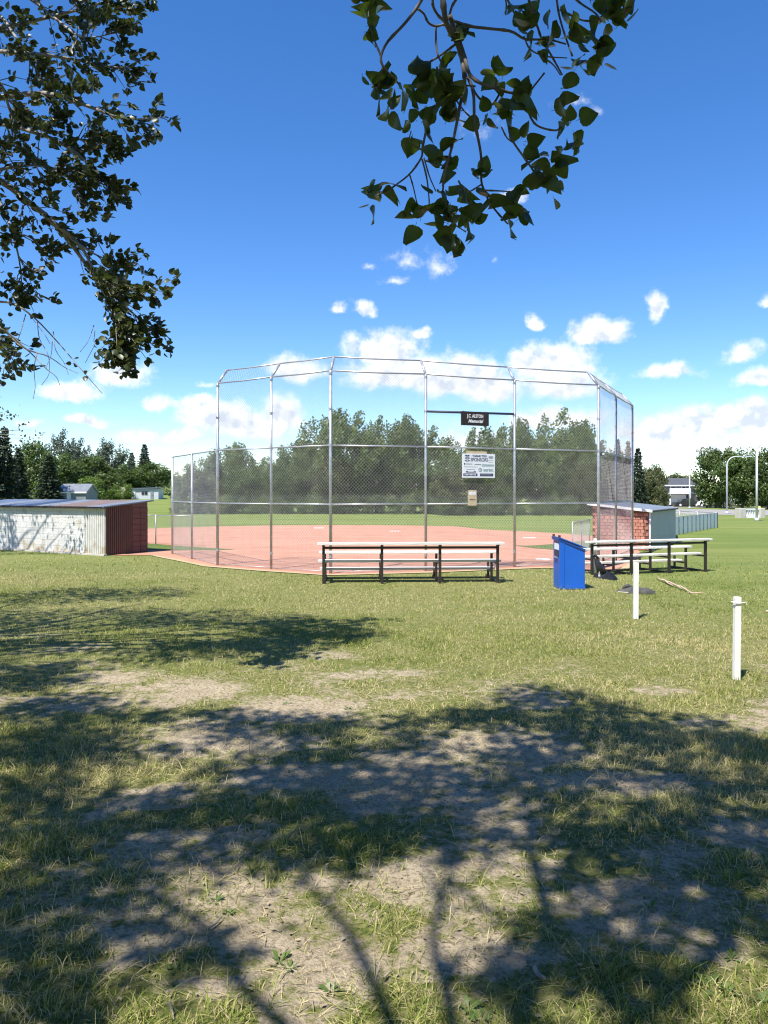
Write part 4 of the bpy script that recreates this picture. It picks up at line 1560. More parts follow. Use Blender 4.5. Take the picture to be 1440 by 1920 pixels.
def car(name, px, Y, L_, label, paint, face=1, van=False, z=None, rz=0.0):
    x = pxx(px, Y)
    g = gzf(x, Y) + 0.02 if z is None else z
    r = empty(name, (x, Y, g), rz)
    tag(r, label, 'car')
    hb = 0.75
    prof = [(-.5, .28), (-.5, .62), (-.47, hb), (-.30, hb + .06), (-.20, 1.36), (.14, 1.40), (.27, hb + .12), (.46, hb + .02), (.5, .58), (.5, .28)]
    if van:
        prof = [(-.5, .28), (-.5, .7), (-.48, 1.5), (-.40, 1.62), (.18, 1.62), (.32, 1.02), (.47, .88), (.5, .6), (.5, .28)]
    W = 1.75
    def ex(pr, w, y0):
        m = MB()
        n = len(pr)
        vs = [(face * p[0] * L_, y0, p[1]) for p in pr] + [(face * p[0] * L_, y0 + w, p[1]) for p in pr]
        m.add(vs, [tuple(range(n)), tuple(range(2 * n - 1, n - 1, -1))] + [(i, i + n, (i + 1) % n + n, (i + 1) % n) for i in range(n)])
        return m
    bo = ex(prof, W, 0).build('body', M[paint], r, bevel=0.03)
    glass = [(-.28, .86), (-.19, 1.28), (.12, 1.32), (.23, .88)] if not van else [(-.44, 1.0), (-.42, 1.48), (.16, 1.5), (.27, 1.02)]
    ex(glass, 0.02, -0.012).build('side_window', M['glass'], bo)
    for s in (-.31, .31):
        w = MB().tube([(face * s * L_, -0.02, 0.32), (face * s * L_, 0.20, 0.32)], 0.32, 16).build('wheel', M['tyre'], r)
        MB().tube([(face * s * L_, -0.03, 0.32), (face * s * L_, -0.01, 0.32)], 0.19, 12).build('rim', M['pole_white'], w)
    MB().box((face * .49 * L_, W * .2, .66), (.06, .3, .12)).build('headlight', M['trim_white'], r)
    return r


car('parked_car', 1330, 125.8, 4.0, 'low pale car parked in front of the stone wall across the road', 'car_white', -1)
car('parked_car', 1362, 130, 3.9, 'white car parked end-on behind the lamp with the curved arm', 'car_white', 1, rz=R(-80))
car('parked_car', 1291, 126, 4.3, 'black car half hidden under the grey house carport', 'car_black', 1)
car('parked_car', 213, 114, 4.0, 'tan van parked under the trees beyond the white dugout', 'car_tan', 1, True, rz=R(-75))


def guard_rail():
    Y = 70.0
    x0 = pxx(1383, Y)
    g = gzf(x0, Y)
    r = empty('white_railing', (x0, Y, g), R(14))
    tag(r, 'short white balustrade with concrete end blocks beside the road at right', 'railing')
    MB().box((0.28, 0, 0.42), (0.62, 0.7, 0.95)).build('end_block', M['concrete'], r, bevel=0.04)
    MB().box((2.45, 0, 0.42), (0.5, 0.6, 0.95)).build('end_block', M['concrete'], r, bevel=0.04)
    MB().box((1.4, 0, 0.10), (1.7, 0.3, 0.25)).build('bottom_rail', M['trim_white'], r)
    MB().box((1.4, 0, 0.80), (1.7, 0.26, 0.12)).build('top_rail', M['trim_white'], r)
    for k in range(6):
        MB().bar((0.75 + k * .26, 0, .2), (0.75 + k * .26, 0, .76), 0.11, 0.11).build('baluster', M['trim_white'], r)
    x = pxx(1424, 72)
    h = empty('fire_hydrant', (x, 72, gzf(x, 72)))
    tag(h, 'small yellow hydrant by the nearest lamp pole at the right edge', 'hydrant')
    MB().tube([(0, 0, 0), (0, 0, .12), (0, 0, .13), (0, 0, .85), (0, 0, .95), (0, 0, 1.05)], [.2, .2, .14, .14, .17, .05], 10).build('barrel', M['yellow'], h, True)
    MB().tube([(-.28, 0, .62), (.28, 0, .62)], .075, 8).build('side_outlet', M['yellow'], h, True)
    MB().tube([(0, -.24, .6), (0, 0, .6)], .09, 8).build('front_outlet', M['yellow'], h, True)


guard_rail()

# left background buildings
Yb = 98
gable_house('tin_shed', 'grey metal shed with pale roof beyond the white dugout', pxx(108, Yb), pxx(161, Yb), Yb, 4, 1.62, 1.0, 'siding_grey', 'roof_pale',
            [('door', .40, 0, .5, 1.55)], z0=None, over=0.15)


def hut():
    Y = 112
    x0, x1 = pxx(247, Y), pxx(297, Y)
    g = gzf((x0 + x1) / 2, Y)
    r = empty('clubhouse_hut', ((x0 + x1) / 2, Y, g))
    tag(r, 'small pale flat-roofed hut with dark windows on the far left lawn', 'hut')
    w = x1 - x0
    d = 2.6
    MB().box((0, d / 2, 0.72), (w, d, 1.64)).build('wall', M['siding_pale'], r)
    m = MB()
    q = [(-w / 2 - .25, -.25, 1.50), (w / 2 + .2, -.25, 1.62), (w / 2 + .2, d + .2, 1.62), (-w / 2 - .25, d + .2, 1.5)]
    vs = [Vector(p) for p in q] + [Vector(p) + Vector((0, 0, .13)) for p in q]
    m.add(vs, [(3, 2, 1, 0), (4, 5, 6, 7), (0, 1, 5, 4), (1, 2, 6, 5), (2, 3, 7, 6), (3, 0, 4, 7)])
    m.build('roof', M['roof_blue'], r)
    MB().box((-w * .43, -.03, .72), (w * .13, .06, 1.5)).build('corner_panel', M['trim_white'], r)
    for fx in (-.08, .04):
        f = MB().box((fx * w, -.04, .95), (.36, .07, .5)).build('window', M['trim_dark'], r)
        MB().box((fx * w, -.085, .95), (.26, .02, .4)).build('pane', M['glass'], f)
    f = MB().box((.26 * w, -.04, .62), (.4, .07, 1.25)).build('door', M['siding_grey'], r)
    MB().box((.26 * w + .13, -.09, .6), (.06, .04, .06)).build('handle', M['trim_dark'], f)


hut()

# ------------------------------------------------------------------ leaves, numpy mesh assembly


def mesh_from_arrays(name, v, f, tone=None):
    """f: (n,k) array of equal-sized faces"""
    me = bpy.data.meshes.new(name)
    k = f.shape[1]
    me.vertices.add(len(v)); me.vertices.foreach_set('co', np.ascontiguousarray(v, np.float32).ravel())
    me.loops.add(f.size); me.loops.foreach_set('vertex_index', f.ravel().astype(np.int32))
    me.polygons.add(len(f)); me.polygons.foreach_set('loop_start', np.arange(0, f.size, k, dtype=np.int32))
    me.update()
    if tone is not None:
        a = me.attributes.new('tone', 'FLOAT', 'POINT')
        a.data.foreach_set('value', np.ascontiguousarray(tone, np.float32))
    return me


def rand_dirs(n, rng):
    d = rng.normal(size=(n, 3))
    return d / np.linalg.norm(d, axis=1, keepdims=True)


def frames(fwd, nrm):
    """orthonormal frames: columns x, y=fwd, z"""
    y = fwd / np.linalg.norm(fwd, axis=1, keepdims=True)
    x = np.cross(y, nrm)
    l = np.linalg.norm(x, axis=1, keepdims=True)
    x = np.where(l > 1e-5, x / np.maximum(l, 1e-5), np.array([[1., 0, 0]]))
    z = np.cross(x, y)
    return np.stack([x, y, z], 2)


def place(template, faces, pos, fr, size):
    n = len(pos); k = len(template)
    v = np.einsum('nij,kj->nki', fr, template) * size[:, None, None] + pos[:, None, :]
    f = (faces[None, :, :] + (np.arange(n) * k)[:, None, None]).reshape(-1, faces.shape[1])
    return v.reshape(-1, 3), f


# broad poplar leaf on a slender stalk; y runs along the leaf
LEAF_MID = [(0.55, 0.0), (0.80, -0.03), (1.06, -0.045), (1.34, -0.02), (1.52, 0.02), (1.70, 0.07)]
LEAF_EDGE = [(0.16, 0.53, 0.03), (0.40, 0.66, 0.10), (0.49, 0.88, 0.14), (0.44, 1.12, 0.14), (0.29, 1.36, 0.11), (0.12, 1.55, 0.08)]
_v = [[0, 0.0, 0], [0.018, 0.28, 0.0], [0.018, 0.56, 0.0], [-0.018, 0.56, 0.0]]
_v += [[0, y, z] for (y, z) in LEAF_MID]
_v += [[x, y, z] for (x, y, z) in LEAF_EDGE] + [[-x, y, z] for (x, y, z) in LEAF_EDGE]
LEAF_V = np.array(_v, float)
_f = [[0, 1, 2, 3]]
for _k in range(5):
    _f += [[4 + _k, 10 + _k, 11 + _k, 5 + _k], [4 + _k, 5 + _k, 17 + _k, 16 + _k]]
LEAF_F = np.array(_f + [[9, 8, 14, 15], [9, 21, 20, 8]][:0])
CARD_V = np.array([[0, 0, 0], [0.34, 0.42, 0.07], [0, 1.0, 0], [-0.34, 0.5, 0.05]], float)
CARD_F = np.array([[0, 1, 2, 3]])


def leaf_variant(seed, curl):
    rv = np.random.default_rng(seed)
    v = LEAF_V.copy()
    v[:, 2] += curl * (v[:, 1] - 0.55) ** 2 * (v[:, 1] > 0.5)
    v[2:, 1] -= 0.22
    v[1, 1] = 0.15
    v[10:, 2] *= rv.uniform(0.6, 2.6)
    v[10:, 0] *= rv.uniform(0.98, 1.28)
    me = mesh_from_arrays('leaf', v, LEAF_F, np.full(len(v), rv.uniform(0.1, 0.7)))
    me.polygons.foreach_set('use_smooth', np.ones(len(LEAF_F), bool))
    me.materials.append(M['leaf_near'])
    return me


LEAFS = [leaf_variant(s, c) for s, c in ((1, -0.35), (2, -0.15), (3, 0.15), (4, -0.6), (5, 0.05), (6, -0.9), (7, 0.35))]
LEAFS_L = []
for me in LEAFS[:5]:
    q = me.copy(); q.materials.clear(); q.materials.append(M['leaf_left']); LEAFS_L.append(q)

# ------------------------------------------------------------------ background trees


def crown_mesh(name, kind, seed, mat):
    """leafy crown about 1 unit tall (0..1) and about 0.5 wide before scaling"""
    rg_ = np.random.default_rng(seed)
    pos = []; nrm = []; siz = []; ton = []
    if kind == 'poplar':
        nc = 60
        for k in range(nc):
            dd = rand_dirs(1, rg_)[0]
            q_ = rg_.uniform(0.1, 1) ** 0.45
            t = 0.50 + 0.40 * dd[2] * q_
            rad = 0.31 * q_ * math.sqrt(max(0.0, 1 - dd[2] ** 2)) * (1.12 if t < .5 else 1.0)
            a = math.atan2(dd[1], dd[0])
            c = np.array([rad * math.cos(a) + 0.03 * t, rad * math.sin(a), t])
            ln = rg_.uniform(0.055, 0.125)
            n = 150
            d = rand_dirs(n, rg_) * (rg_.uniform(0, 1, (n, 1)) ** 0.4)
            lean = np.array([0.35 * math.cos(a) + 0.25, 0.35 * math.sin(a), 1.0])
            p = c + d * np.array([0.068, 0.068, 0.03]) + (d[:, 2:3] * ln) * lean
            taper = 1 - 0.45 * np.clip(d[:, 2:3], 0, 1)
            p[:, :2] = c[:2] + (p[:, :2] - c[:2]) * np.maximum(taper, 0.25)
            pos.append(p); nrm.append(d + np.array([0.1, 0, 0.5])); siz.append(rg_.uniform(0.016, 0.032, n)); ton.append(np.full(n, rg_.uniform(-.1, .35)) + rg_.uniform(-.12, .12, n))
    elif kind == 'round':
        nc = 58
        for k in range(nc):
            dd = rand_dirs(1, rg_)[0]
            rr = rg_.uniform(0.35, 1) ** 0.5
            c = np.array([dd[0] * 0.33 * rr, dd[1] * 0.33 * rr, 0.54 + dd[2] * 0.36 * rr])
            cr = rg_.uniform(0.07, 0.125)
            n = 150
            d = rand_dirs(n, rg_)
            d[:, 2] = np.where(d[:, 2] < -0.3, d[:, 2] * 0.6, d[:, 2])
            p = c + d * cr * rg_.uniform(0.55, 1.1, (n, 1))
            pos.append(p); nrm.append(d + np.array([0, 0, 0.3])); siz.append(rg_.uniform(0.02, 0.038, n)); ton.append(np.full(n, rg_.uniform(-.1, .3)) + rg_.uniform(-.12, .12, n))
    elif kind == 'shrub':
        for k in range(24):
            a = rg_.uniform(0, 2 * math.pi); rr = 0.5 * math.sqrt(rg_.uniform(0, 1))
            z = rg_.uniform(0.08, 0.8) * (1 - 0.5 * rr)
            c = np.array([rr * math.cos(a), rr * math.sin(a) * 0.7, z])
            n = 110
            d = rand_dirs(n, rg_)
            p = c + d * np.array([.15, .13, .17]) * rg_.uniform(0.5, 1.1, (n, 1))
            p[:, 2] = np.maximum(p[:, 2], 0.01)
            pos.append(p); nrm.append(d + np.array([0, 0, 0.4])); siz.append(rg_.uniform(0.03, 0.065, n)); ton.append(np.full(n, rg_.uniform(-.1, .3)) + rg_.uniform(-.12, .12, n))
    elif kind == 'spruce':
        lay = 22
        for k in range(lay):
            t = k / lay
            z = 0.06 + 0.92 * t
            r0 = 0.22 * (1 - t) ** 0.85 + 0.008
            nb = int(12 * (1 - t) + 5)
            for b in range(nb):
                a = 2 * math.pi * (b + rg_.uniform(0, 1)) / nb
                ln = r0 * rg_.uniform(0.75, 1.15)
                n = int(12 + 34 * (1 - t))
                s = rg_.uniform(0.1, 1, n) ** 0.7
                side = rg_.uniform(-1, 1, n) * 0.028 * (1.3 - s)
                x = math.cos(a) * ln * s - math.sin(a) * side
                y = math.sin(a) * ln * s + math.cos(a) * side
                zz = z - 0.07 * s * (1 - t) - 0.02 * s + rg_.uniform(-.012, .004, n)
                pos.append(np.stack([x, y, zz], 1))
                nrm.append(np.stack([np.full(n, math.cos(a) * .4), np.full(n, math.sin(a) * .4), np.full(n, 1.0)], 1) + rg_.normal(size=(n, 3)) * .3)
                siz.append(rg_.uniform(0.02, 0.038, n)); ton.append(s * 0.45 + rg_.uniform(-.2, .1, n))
    pos = np.concatenate(pos); nrm = np.concatenate(nrm); siz = np.concatenate(siz); ton = np.concatenate(ton)
    n = len(pos)
    if kind == 'spruce':
        fwd = nrm * np.array([1, 1, -0.2]) + rg_.normal(size=(n, 3)) * 0.35
    elif kind == 'poplar':
        fwd = rg_.normal(size=(n, 3)) * 0.7 + np.array([0.4, 0, 0.55])
    else:
        fwd = rg_.normal(size=(n, 3)) + np.array([0.2, 0, -0.2])
    fr = frames(fwd, nrm + rg_.normal(size=(n, 3)) * 0.45)
    v, f = place(CARD_V * np.array([1.25, 1, 1]), CARD_F, pos, fr, siz)
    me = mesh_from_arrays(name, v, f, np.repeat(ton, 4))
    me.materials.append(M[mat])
    return me


def trunk_mesh(kind, seed):
    rg_ = random.Random(seed)
    m = MB()
    if kind == 'spruce':
        m.tube([(0, 0, -0.01), (0, 0, 0.5), (0, 0, 0.96)], [0.016, 0.010, 0.002], 7)
    else:
        top = 0.8 if kind == 'poplar' else 0.55
        pts = [(0, 0, -0.01)]
        for k in range(1, 6):
            pts.append((rg_.uniform(-.012, .012) + .01 * k, rg_.uniform(-.012, .012), top * k / 5))
        m.tube(pts, [0.022, 0.019, 0.016, 0.012, 0.008, 0.003], 7)
        for k in range(9):
            z = rg_.uniform(0.14, top * 0.8)
            a = rg_.uniform(0, 2 * math.pi)
            ln = rg_.uniform(.14, .28)
            up = 0.9 if kind == 'poplar' else 0.5
            m.tube([(.01, 0, z), (math.cos(a) * ln * .5, math.sin(a) * ln * .5, z + ln * up * .45), (math.cos(a) * ln, math.sin(a) * ln, z + ln * up * 1.1)], [0.009, 0.006, 0.002], 5)
    me = m.mesh('trunk', smooth=True)
    me.materials.append(M['far_bark'])
    return me


CROWN = {}
for key, kind, mat, seeds in (('poplar', 'poplar', 'leaf_poplar', (1, 2, 3)), ('silver', 'poplar', 'leaf_silver', (4, 5)), ('round', 'round', 'leaf_green', (6, 7, 8)),
                              ('willow', 'round', 'leaf_willow', (9, 10)), ('bright', 'shrub', 'leaf_bright', (11, 12)), ('shrub', 'shrub', 'leaf_poplar', (13, 14)), ('spruce', 'spruce', 'leaf_spruce', (15, 16)), ('deep', 'round', 'leaf_green', (18, 19))):
    CROWN[key] = [crown_mesh('crown', kind, s, mat) for s in seeds]
TRUNK = {'poplar': [trunk_mesh('poplar', 1), trunk_mesh('poplar', 2)], 'round': [trunk_mesh('round', 3)], 'spruce': [trunk_mesh('spruce', 4)]}
TR = random.Random(21)


def tree(name, key, px, top, wpx, Y, label, group=None, cat='tree'):
    x = pxx(px, Y)
    g = gzf(x, Y)
    h = H + (HOR - top) / F * Y - g
    w = wpx / F * Y
    r = empty(name, (x, Y, g), TR.uniform(0, 6.28) if key in ('round', 'spruce', 'willow', 'deep') else TR.uniform(-.5, .5))
    tag(r, label, cat, group)
    base_w = {'poplar': 0.62, 'silver': 0.62, 'round': 0.82, 'deep': 0.82, 'willow': 0.82, 'bright': 1.1, 'shrub': 1.1, 'spruce': 0.44}[key]
    sx = w / base_w
    low = 0.16 if key in ('round', 'deep', 'willow') else 0.0
    piece('crown', TR.choice(CROWN[key]), r, (0, 0, -low * h), (0, 0, 0), (sx, sx, h * (1.05 + low)))
    tk = 'poplar' if key in ('poplar', 'silver') else ('spruce' if key == 'spruce' else 'round')
    if key not in ('bright', 'shrub'):
        s = min(sx, h)
        piece('trunk', TR.choice(TRUNK[tk]), r, (0, 0, 0), (0, 0, 0), (s, s, h))
    else:
        piece('stem', TRUNK['round'][0], r, (0, 0, 0), (0, 0, 0), (sx * .6, sx * .6, h * .7))
    return r


ORD = ['first', 'second', 'third', 'fourth', 'fifth', 'sixth', 'seventh', 'eighth', 'ninth', 'tenth', 'eleventh', 'twelfth', 'thirteenth', 'fourteenth', 'fifteenth', 'sixteenth', 'seventeenth', 'eighteenth', 'nineteenth', 'twentieth', 'twenty-first', 'twenty-second', 'twenty-third', 'twenty-fourth']
row = [(352, 872, 70), (392, 850, 70), (432, 828, 88), (484, 852, 76), (528, 838, 80), (570, 822, 90), (612, 768, 104), (656, 760, 110), (706, 784, 96), (748, 776, 92), (798, 790, 100), (846, 846, 84), (884, 806, 86), (926, 792, 96), (966, 782, 76), (1006, 806, 92), (1046, 770, 118), (1084, 786, 84), (1116, 818, 80), (1150, 846, 76)]
for k, (px, top, w) in enumerate(row):
    tree('poplar_tree', 'poplar', px, top, w * 1.12, 80 + (k * 37 % 7), ORD[k] + ' grey-green poplar from the left in the row beyond the outfield fence', 'poplars beyond the outfield')
row2 = [(372, 880, 80), (455, 868, 90), (545, 866, 96), (630, 850, 100), (690, 842, 100), (770, 850, 100), (862, 868, 96), (945, 850, 100), (1030, 850, 104), (1105, 862, 96)]
for k, (px, top, w) in enumerate(row2):
    tree('leafy_tree', 'deep' if k % 3 else 'willow', px, top, w, 79 + k % 3, ORD[k] + ' lower leafy tree from the left under the outfield poplars', 'lower trees beyond the outfield')
hedge = [345 + 34 * k for k in range(25)]
for k, px in enumerate(hedge):
    tree('hedge_shrub', 'shrub', px + TR.uniform(-8, 8), 922 + TR.uniform(-14, 10), 58 + TR.uniform(-6, 14), 77.8 + TR.uniform(0, .9), (ORD[k] if k < 24 else 'last') + ' shrub from the left along the outfield fence', 'shrubs along the outfield fence', 'shrub')
# right
for k, (px, top, w, Y) in enumerate([(1158, 822, 34, 76), (1178, 826, 36, 72), (1196, 838, 40, 68)]):
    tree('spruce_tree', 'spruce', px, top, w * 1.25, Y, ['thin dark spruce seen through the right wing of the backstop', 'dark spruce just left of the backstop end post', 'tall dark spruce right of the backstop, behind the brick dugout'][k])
tree('willow_tree', 'willow', 1224, 866, 62, 92, 'olive willow between the dark spruce and the grey house')
tree('willow_tree', 'willow', 1214, 880, 60, 84, 'smaller olive willow close behind the tall dark spruce')
tree('distant_tree', 'willow', 1272, 884, 70, 170, 'hazy olive tree rising behind the grey house roof')
tree('distant_tree', 'round', 1306, 896, 60, 180, 'far rounded tree above the reddish roof')
tree('broad_tree', 'round', 1342, 832, 92, 118, 'broad green tree behind the lamp with the curved arm')
tree('broad_tree', 'deep', 1392, 836, 110, 112, 'broad dark green tree between the two white lamps')
tree('broad_tree', 'round', 1440, 832, 104, 108, 'broad green tree cut off by the right edge')
tree('broad_tree', 'deep', 1500, 840, 110, 112, 'broad tree just outside the right edge with branches showing')
tree('garden_shrub', 'bright', 1336, 906, 46, 126, 'rounded green shrub beside the low reddish-roofed house', cat='shrub')
tree('garden_shrub', 'shrub', 1356, 896, 90, 140, 'tall hedge shrub right of the low reddish-roofed house', cat='shrub')
tree('garden_shrub', 'shrub', 1400, 892, 90, 140, 'tall hedge shrub behind the broad trees between the lamps', cat='shrub')
tree('garden_shrub', 'shrub', 1446, 894, 90, 140, 'tall hedge shrub at the right edge behind the broad trees', cat='shrub')
tree('garden_shrub', 'shrub', 1372, 912, 60, 124, 'dark shrub under the broad trees across the road', cat='shrub')
tree('garden_shrub', 'shrub', 1420, 915, 70, 122, 'low dark shrub behind the white balustrade', cat='shrub')
tree('garden_shrub', 'willow', 1240, 908, 36, 104, 'bushy olive shrub left of the grey house garage', cat='shrub')
# left
left = [('spruce', 8, 800, 76, 66, 'tall dark spruce at the left edge beyond the dugout'), ('spruce', -34, 790, 90, 64, 'dark spruce cut off by the left edge'),
        ('spruce', 34, 838, 62, 72, 'second dark spruce from the left edge'),
        ('spruce', 92, 852, 66, 86, 'dark spruce standing in front of the grey tin shed'),
        ('round', 62, 818, 100, 96, 'rounded green tree right of the left spruces'), ('deep', 118, 846, 90, 112, 'dark green tree behind the tin shed'),
        ('silver', 112, 806, 66, 122, 'silvery poplar with two tops above the tin shed'), ('silver', 146, 822, 54, 124, 'slender silvery poplar right of the two-topped one'),
        ('round', 176, 850, 84, 118, 'green tree between the two silvery poplars'), ('silver', 206, 820, 78, 128, 'wide silvery poplar left of the far pair of spruces'),
        ('deep', 222, 868, 80, 122, 'low dark green tree beneath the wide silvery poplar'), ('spruce', 247, 848, 40, 138, 'smaller of the two far spruces on the left'),
        ('spruce', 271, 832, 48, 140, 'taller of the two far spruces on the left'), ('round', 282, 862, 92, 126, 'rounded green tree behind the small hut'),
        ('deep', 250, 876, 76, 128, 'dark rounded tree left of the small hut'), ('round', 140, 862, 90, 116, 'green tree directly above the tin shed roof'),
        ('deep', 20, 850, 90, 104, 'dark tree between the left edge spruces'), ('round', 316, 884, 34, 190, 'small far tree on the slope left of the backstop'), ('deep', 194, 884, 84, 114, 'dark tree behind the tan van')]
for (key, px, top, w, Y, lab) in left:
    tree({'spruce': 'spruce_tree', 'silver': 'silvery_poplar', 'round': 'green_tree', 'deep': 'green_tree'}[key], key, px, top, w, Y, lab)
for (key, px, top, w, Y, lab) in [('round', -130, 830, 110, 96, 'broad green tree outside the left edge, nearest to it'), ('spruce', -210, 800, 80, 84, 'spruce well outside the left edge'), ('deep', -290, 835, 120, 100, 'dark broad tree well outside the left edge'), ('silver', -380, 800, 90, 112, 'silvery poplar far outside the left edge'), ('round', -470, 830, 120, 98, 'green tree farthest outside the left edge')]:
    tree('green_tree' if key in ('round', 'deep') else {'spruce': 'spruce_tree', 'silver': 'silvery_poplar'}[key], key, px, top, w, Y, lab)
for (px, top, w, Y, lab) in [(64, 882, 54, 88, 'bright green shrub left of the tin shed'), (166, 886, 70, 106, 'bright yellow-green shrub right of the tin shed'), (232, 898, 52, 112, 'bright green shrub left of the small hut'), (146, 906, 40, 108, 'small bright shrub touching the tin shed'), (196, 912, 60, 108, 'low shrub beside the tan van')]:
    tree('bright_shrub', 'bright', px, top, w, Y, lab, cat='shrub')

# ------------------------------------------------------------------ near trees: left crown and the tree overhead


def smooth_path(pts, n):
    """Catmull-Rom through points"""
    pts = [Vector(p) for p in pts]
    if len(pts) < 3:
        return [pts[0].lerp(pts[-1], k / n) for k in range(n + 1)]
    P = [pts[0] * 2 - pts[1]] + pts + [pts[-1] * 2 - pts[-2]]
    out = []
    seg = len(pts) - 1
    for k in range(n + 1):
        t = k / n * seg
        i = min(int(t), seg - 1)
        f = t - i
        a, b, c, d = P[i], P[i + 1], P[i + 2], P[i + 3]
        out.append(0.5 * ((2 * b) + (c - a) * f + (2 * a - 5 * b + 4 * c - d) * f * f + (3 * b - a - 3 * c + d) * f ** 3))
    return out


class Leaves:
    def __init__(s, seed):
        s.p = []; s.f = []; s.n = []; s.s = []; s.vis = []
        s.r = np.random.default_rng(seed)

    def cluster(s, c, n, size, spread, droop=0.35, wind=0.35, axis=None):
        c = np.array(c)
        for _ in range(n):
            d = s.r.normal(size=3)
            d /= np.linalg.norm(d)
            if axis is not None:
                d = d * 0.8 + np.array(axis) * 0.8
            d = d + np.array([wind, 0, -droop])
            d /= np.linalg.norm(d)
            s.p.append(c + s.r.normal(size=3) * spread)
            s.f.append(d)
            nn = s.r.normal(size=3) + np.array([-0.3, -0.3, 0.9])
            s.n.append(nn)
            s.s.append(size * s.r.uniform(0.72, 1.15))

    def arrays(s):
        return np.array(s.p), np.array(s.f), np.array(s.n), np.array(s.s)

    def build(s, name, mat, parent, idx=None):
        p, f, n, z = s.arrays()
        if idx is not None:
            p, f, n, z = p[idx], f[idx], n[idx], z[idx]
        org = np.array(ORG[parent.name])
        v, fc = place(LEAF_V, LEAF_F, p - org, frames(f, n), z)
        me = mesh_from_arrays(name, v, fc, np.repeat(s.r.uniform(0, .7, len(p)), len(LEAF_V)))
        me.polygons.foreach_set('use_smooth', np.ones(len(fc), bool))
        me.materials.append(mat)
        o = link(bpy.data.objects.new(name, me), parent)
        return o

    def singles(s, idx, meshes, parent):
        p, f, n, z = s.arrays()
        org = ORG[parent.name]
        fr = frames(f, n)
        for i in idx:
            q = Matrix(fr[i].tolist()).to_quaternion()
            piece('leaf', meshes[int(s.r.integers(len(meshes)))], parent, Vector(p[i]) - org, q, (z[i],) * 3)


def in_view(p, m=0.0):
    x, y, z = p
    if y <= 0.2:
        return False
    px = 720 + F * x / y; py = HOR - F * (z - H) / y
    return -m < px < 1440 + m and -m < py < 1920 + m


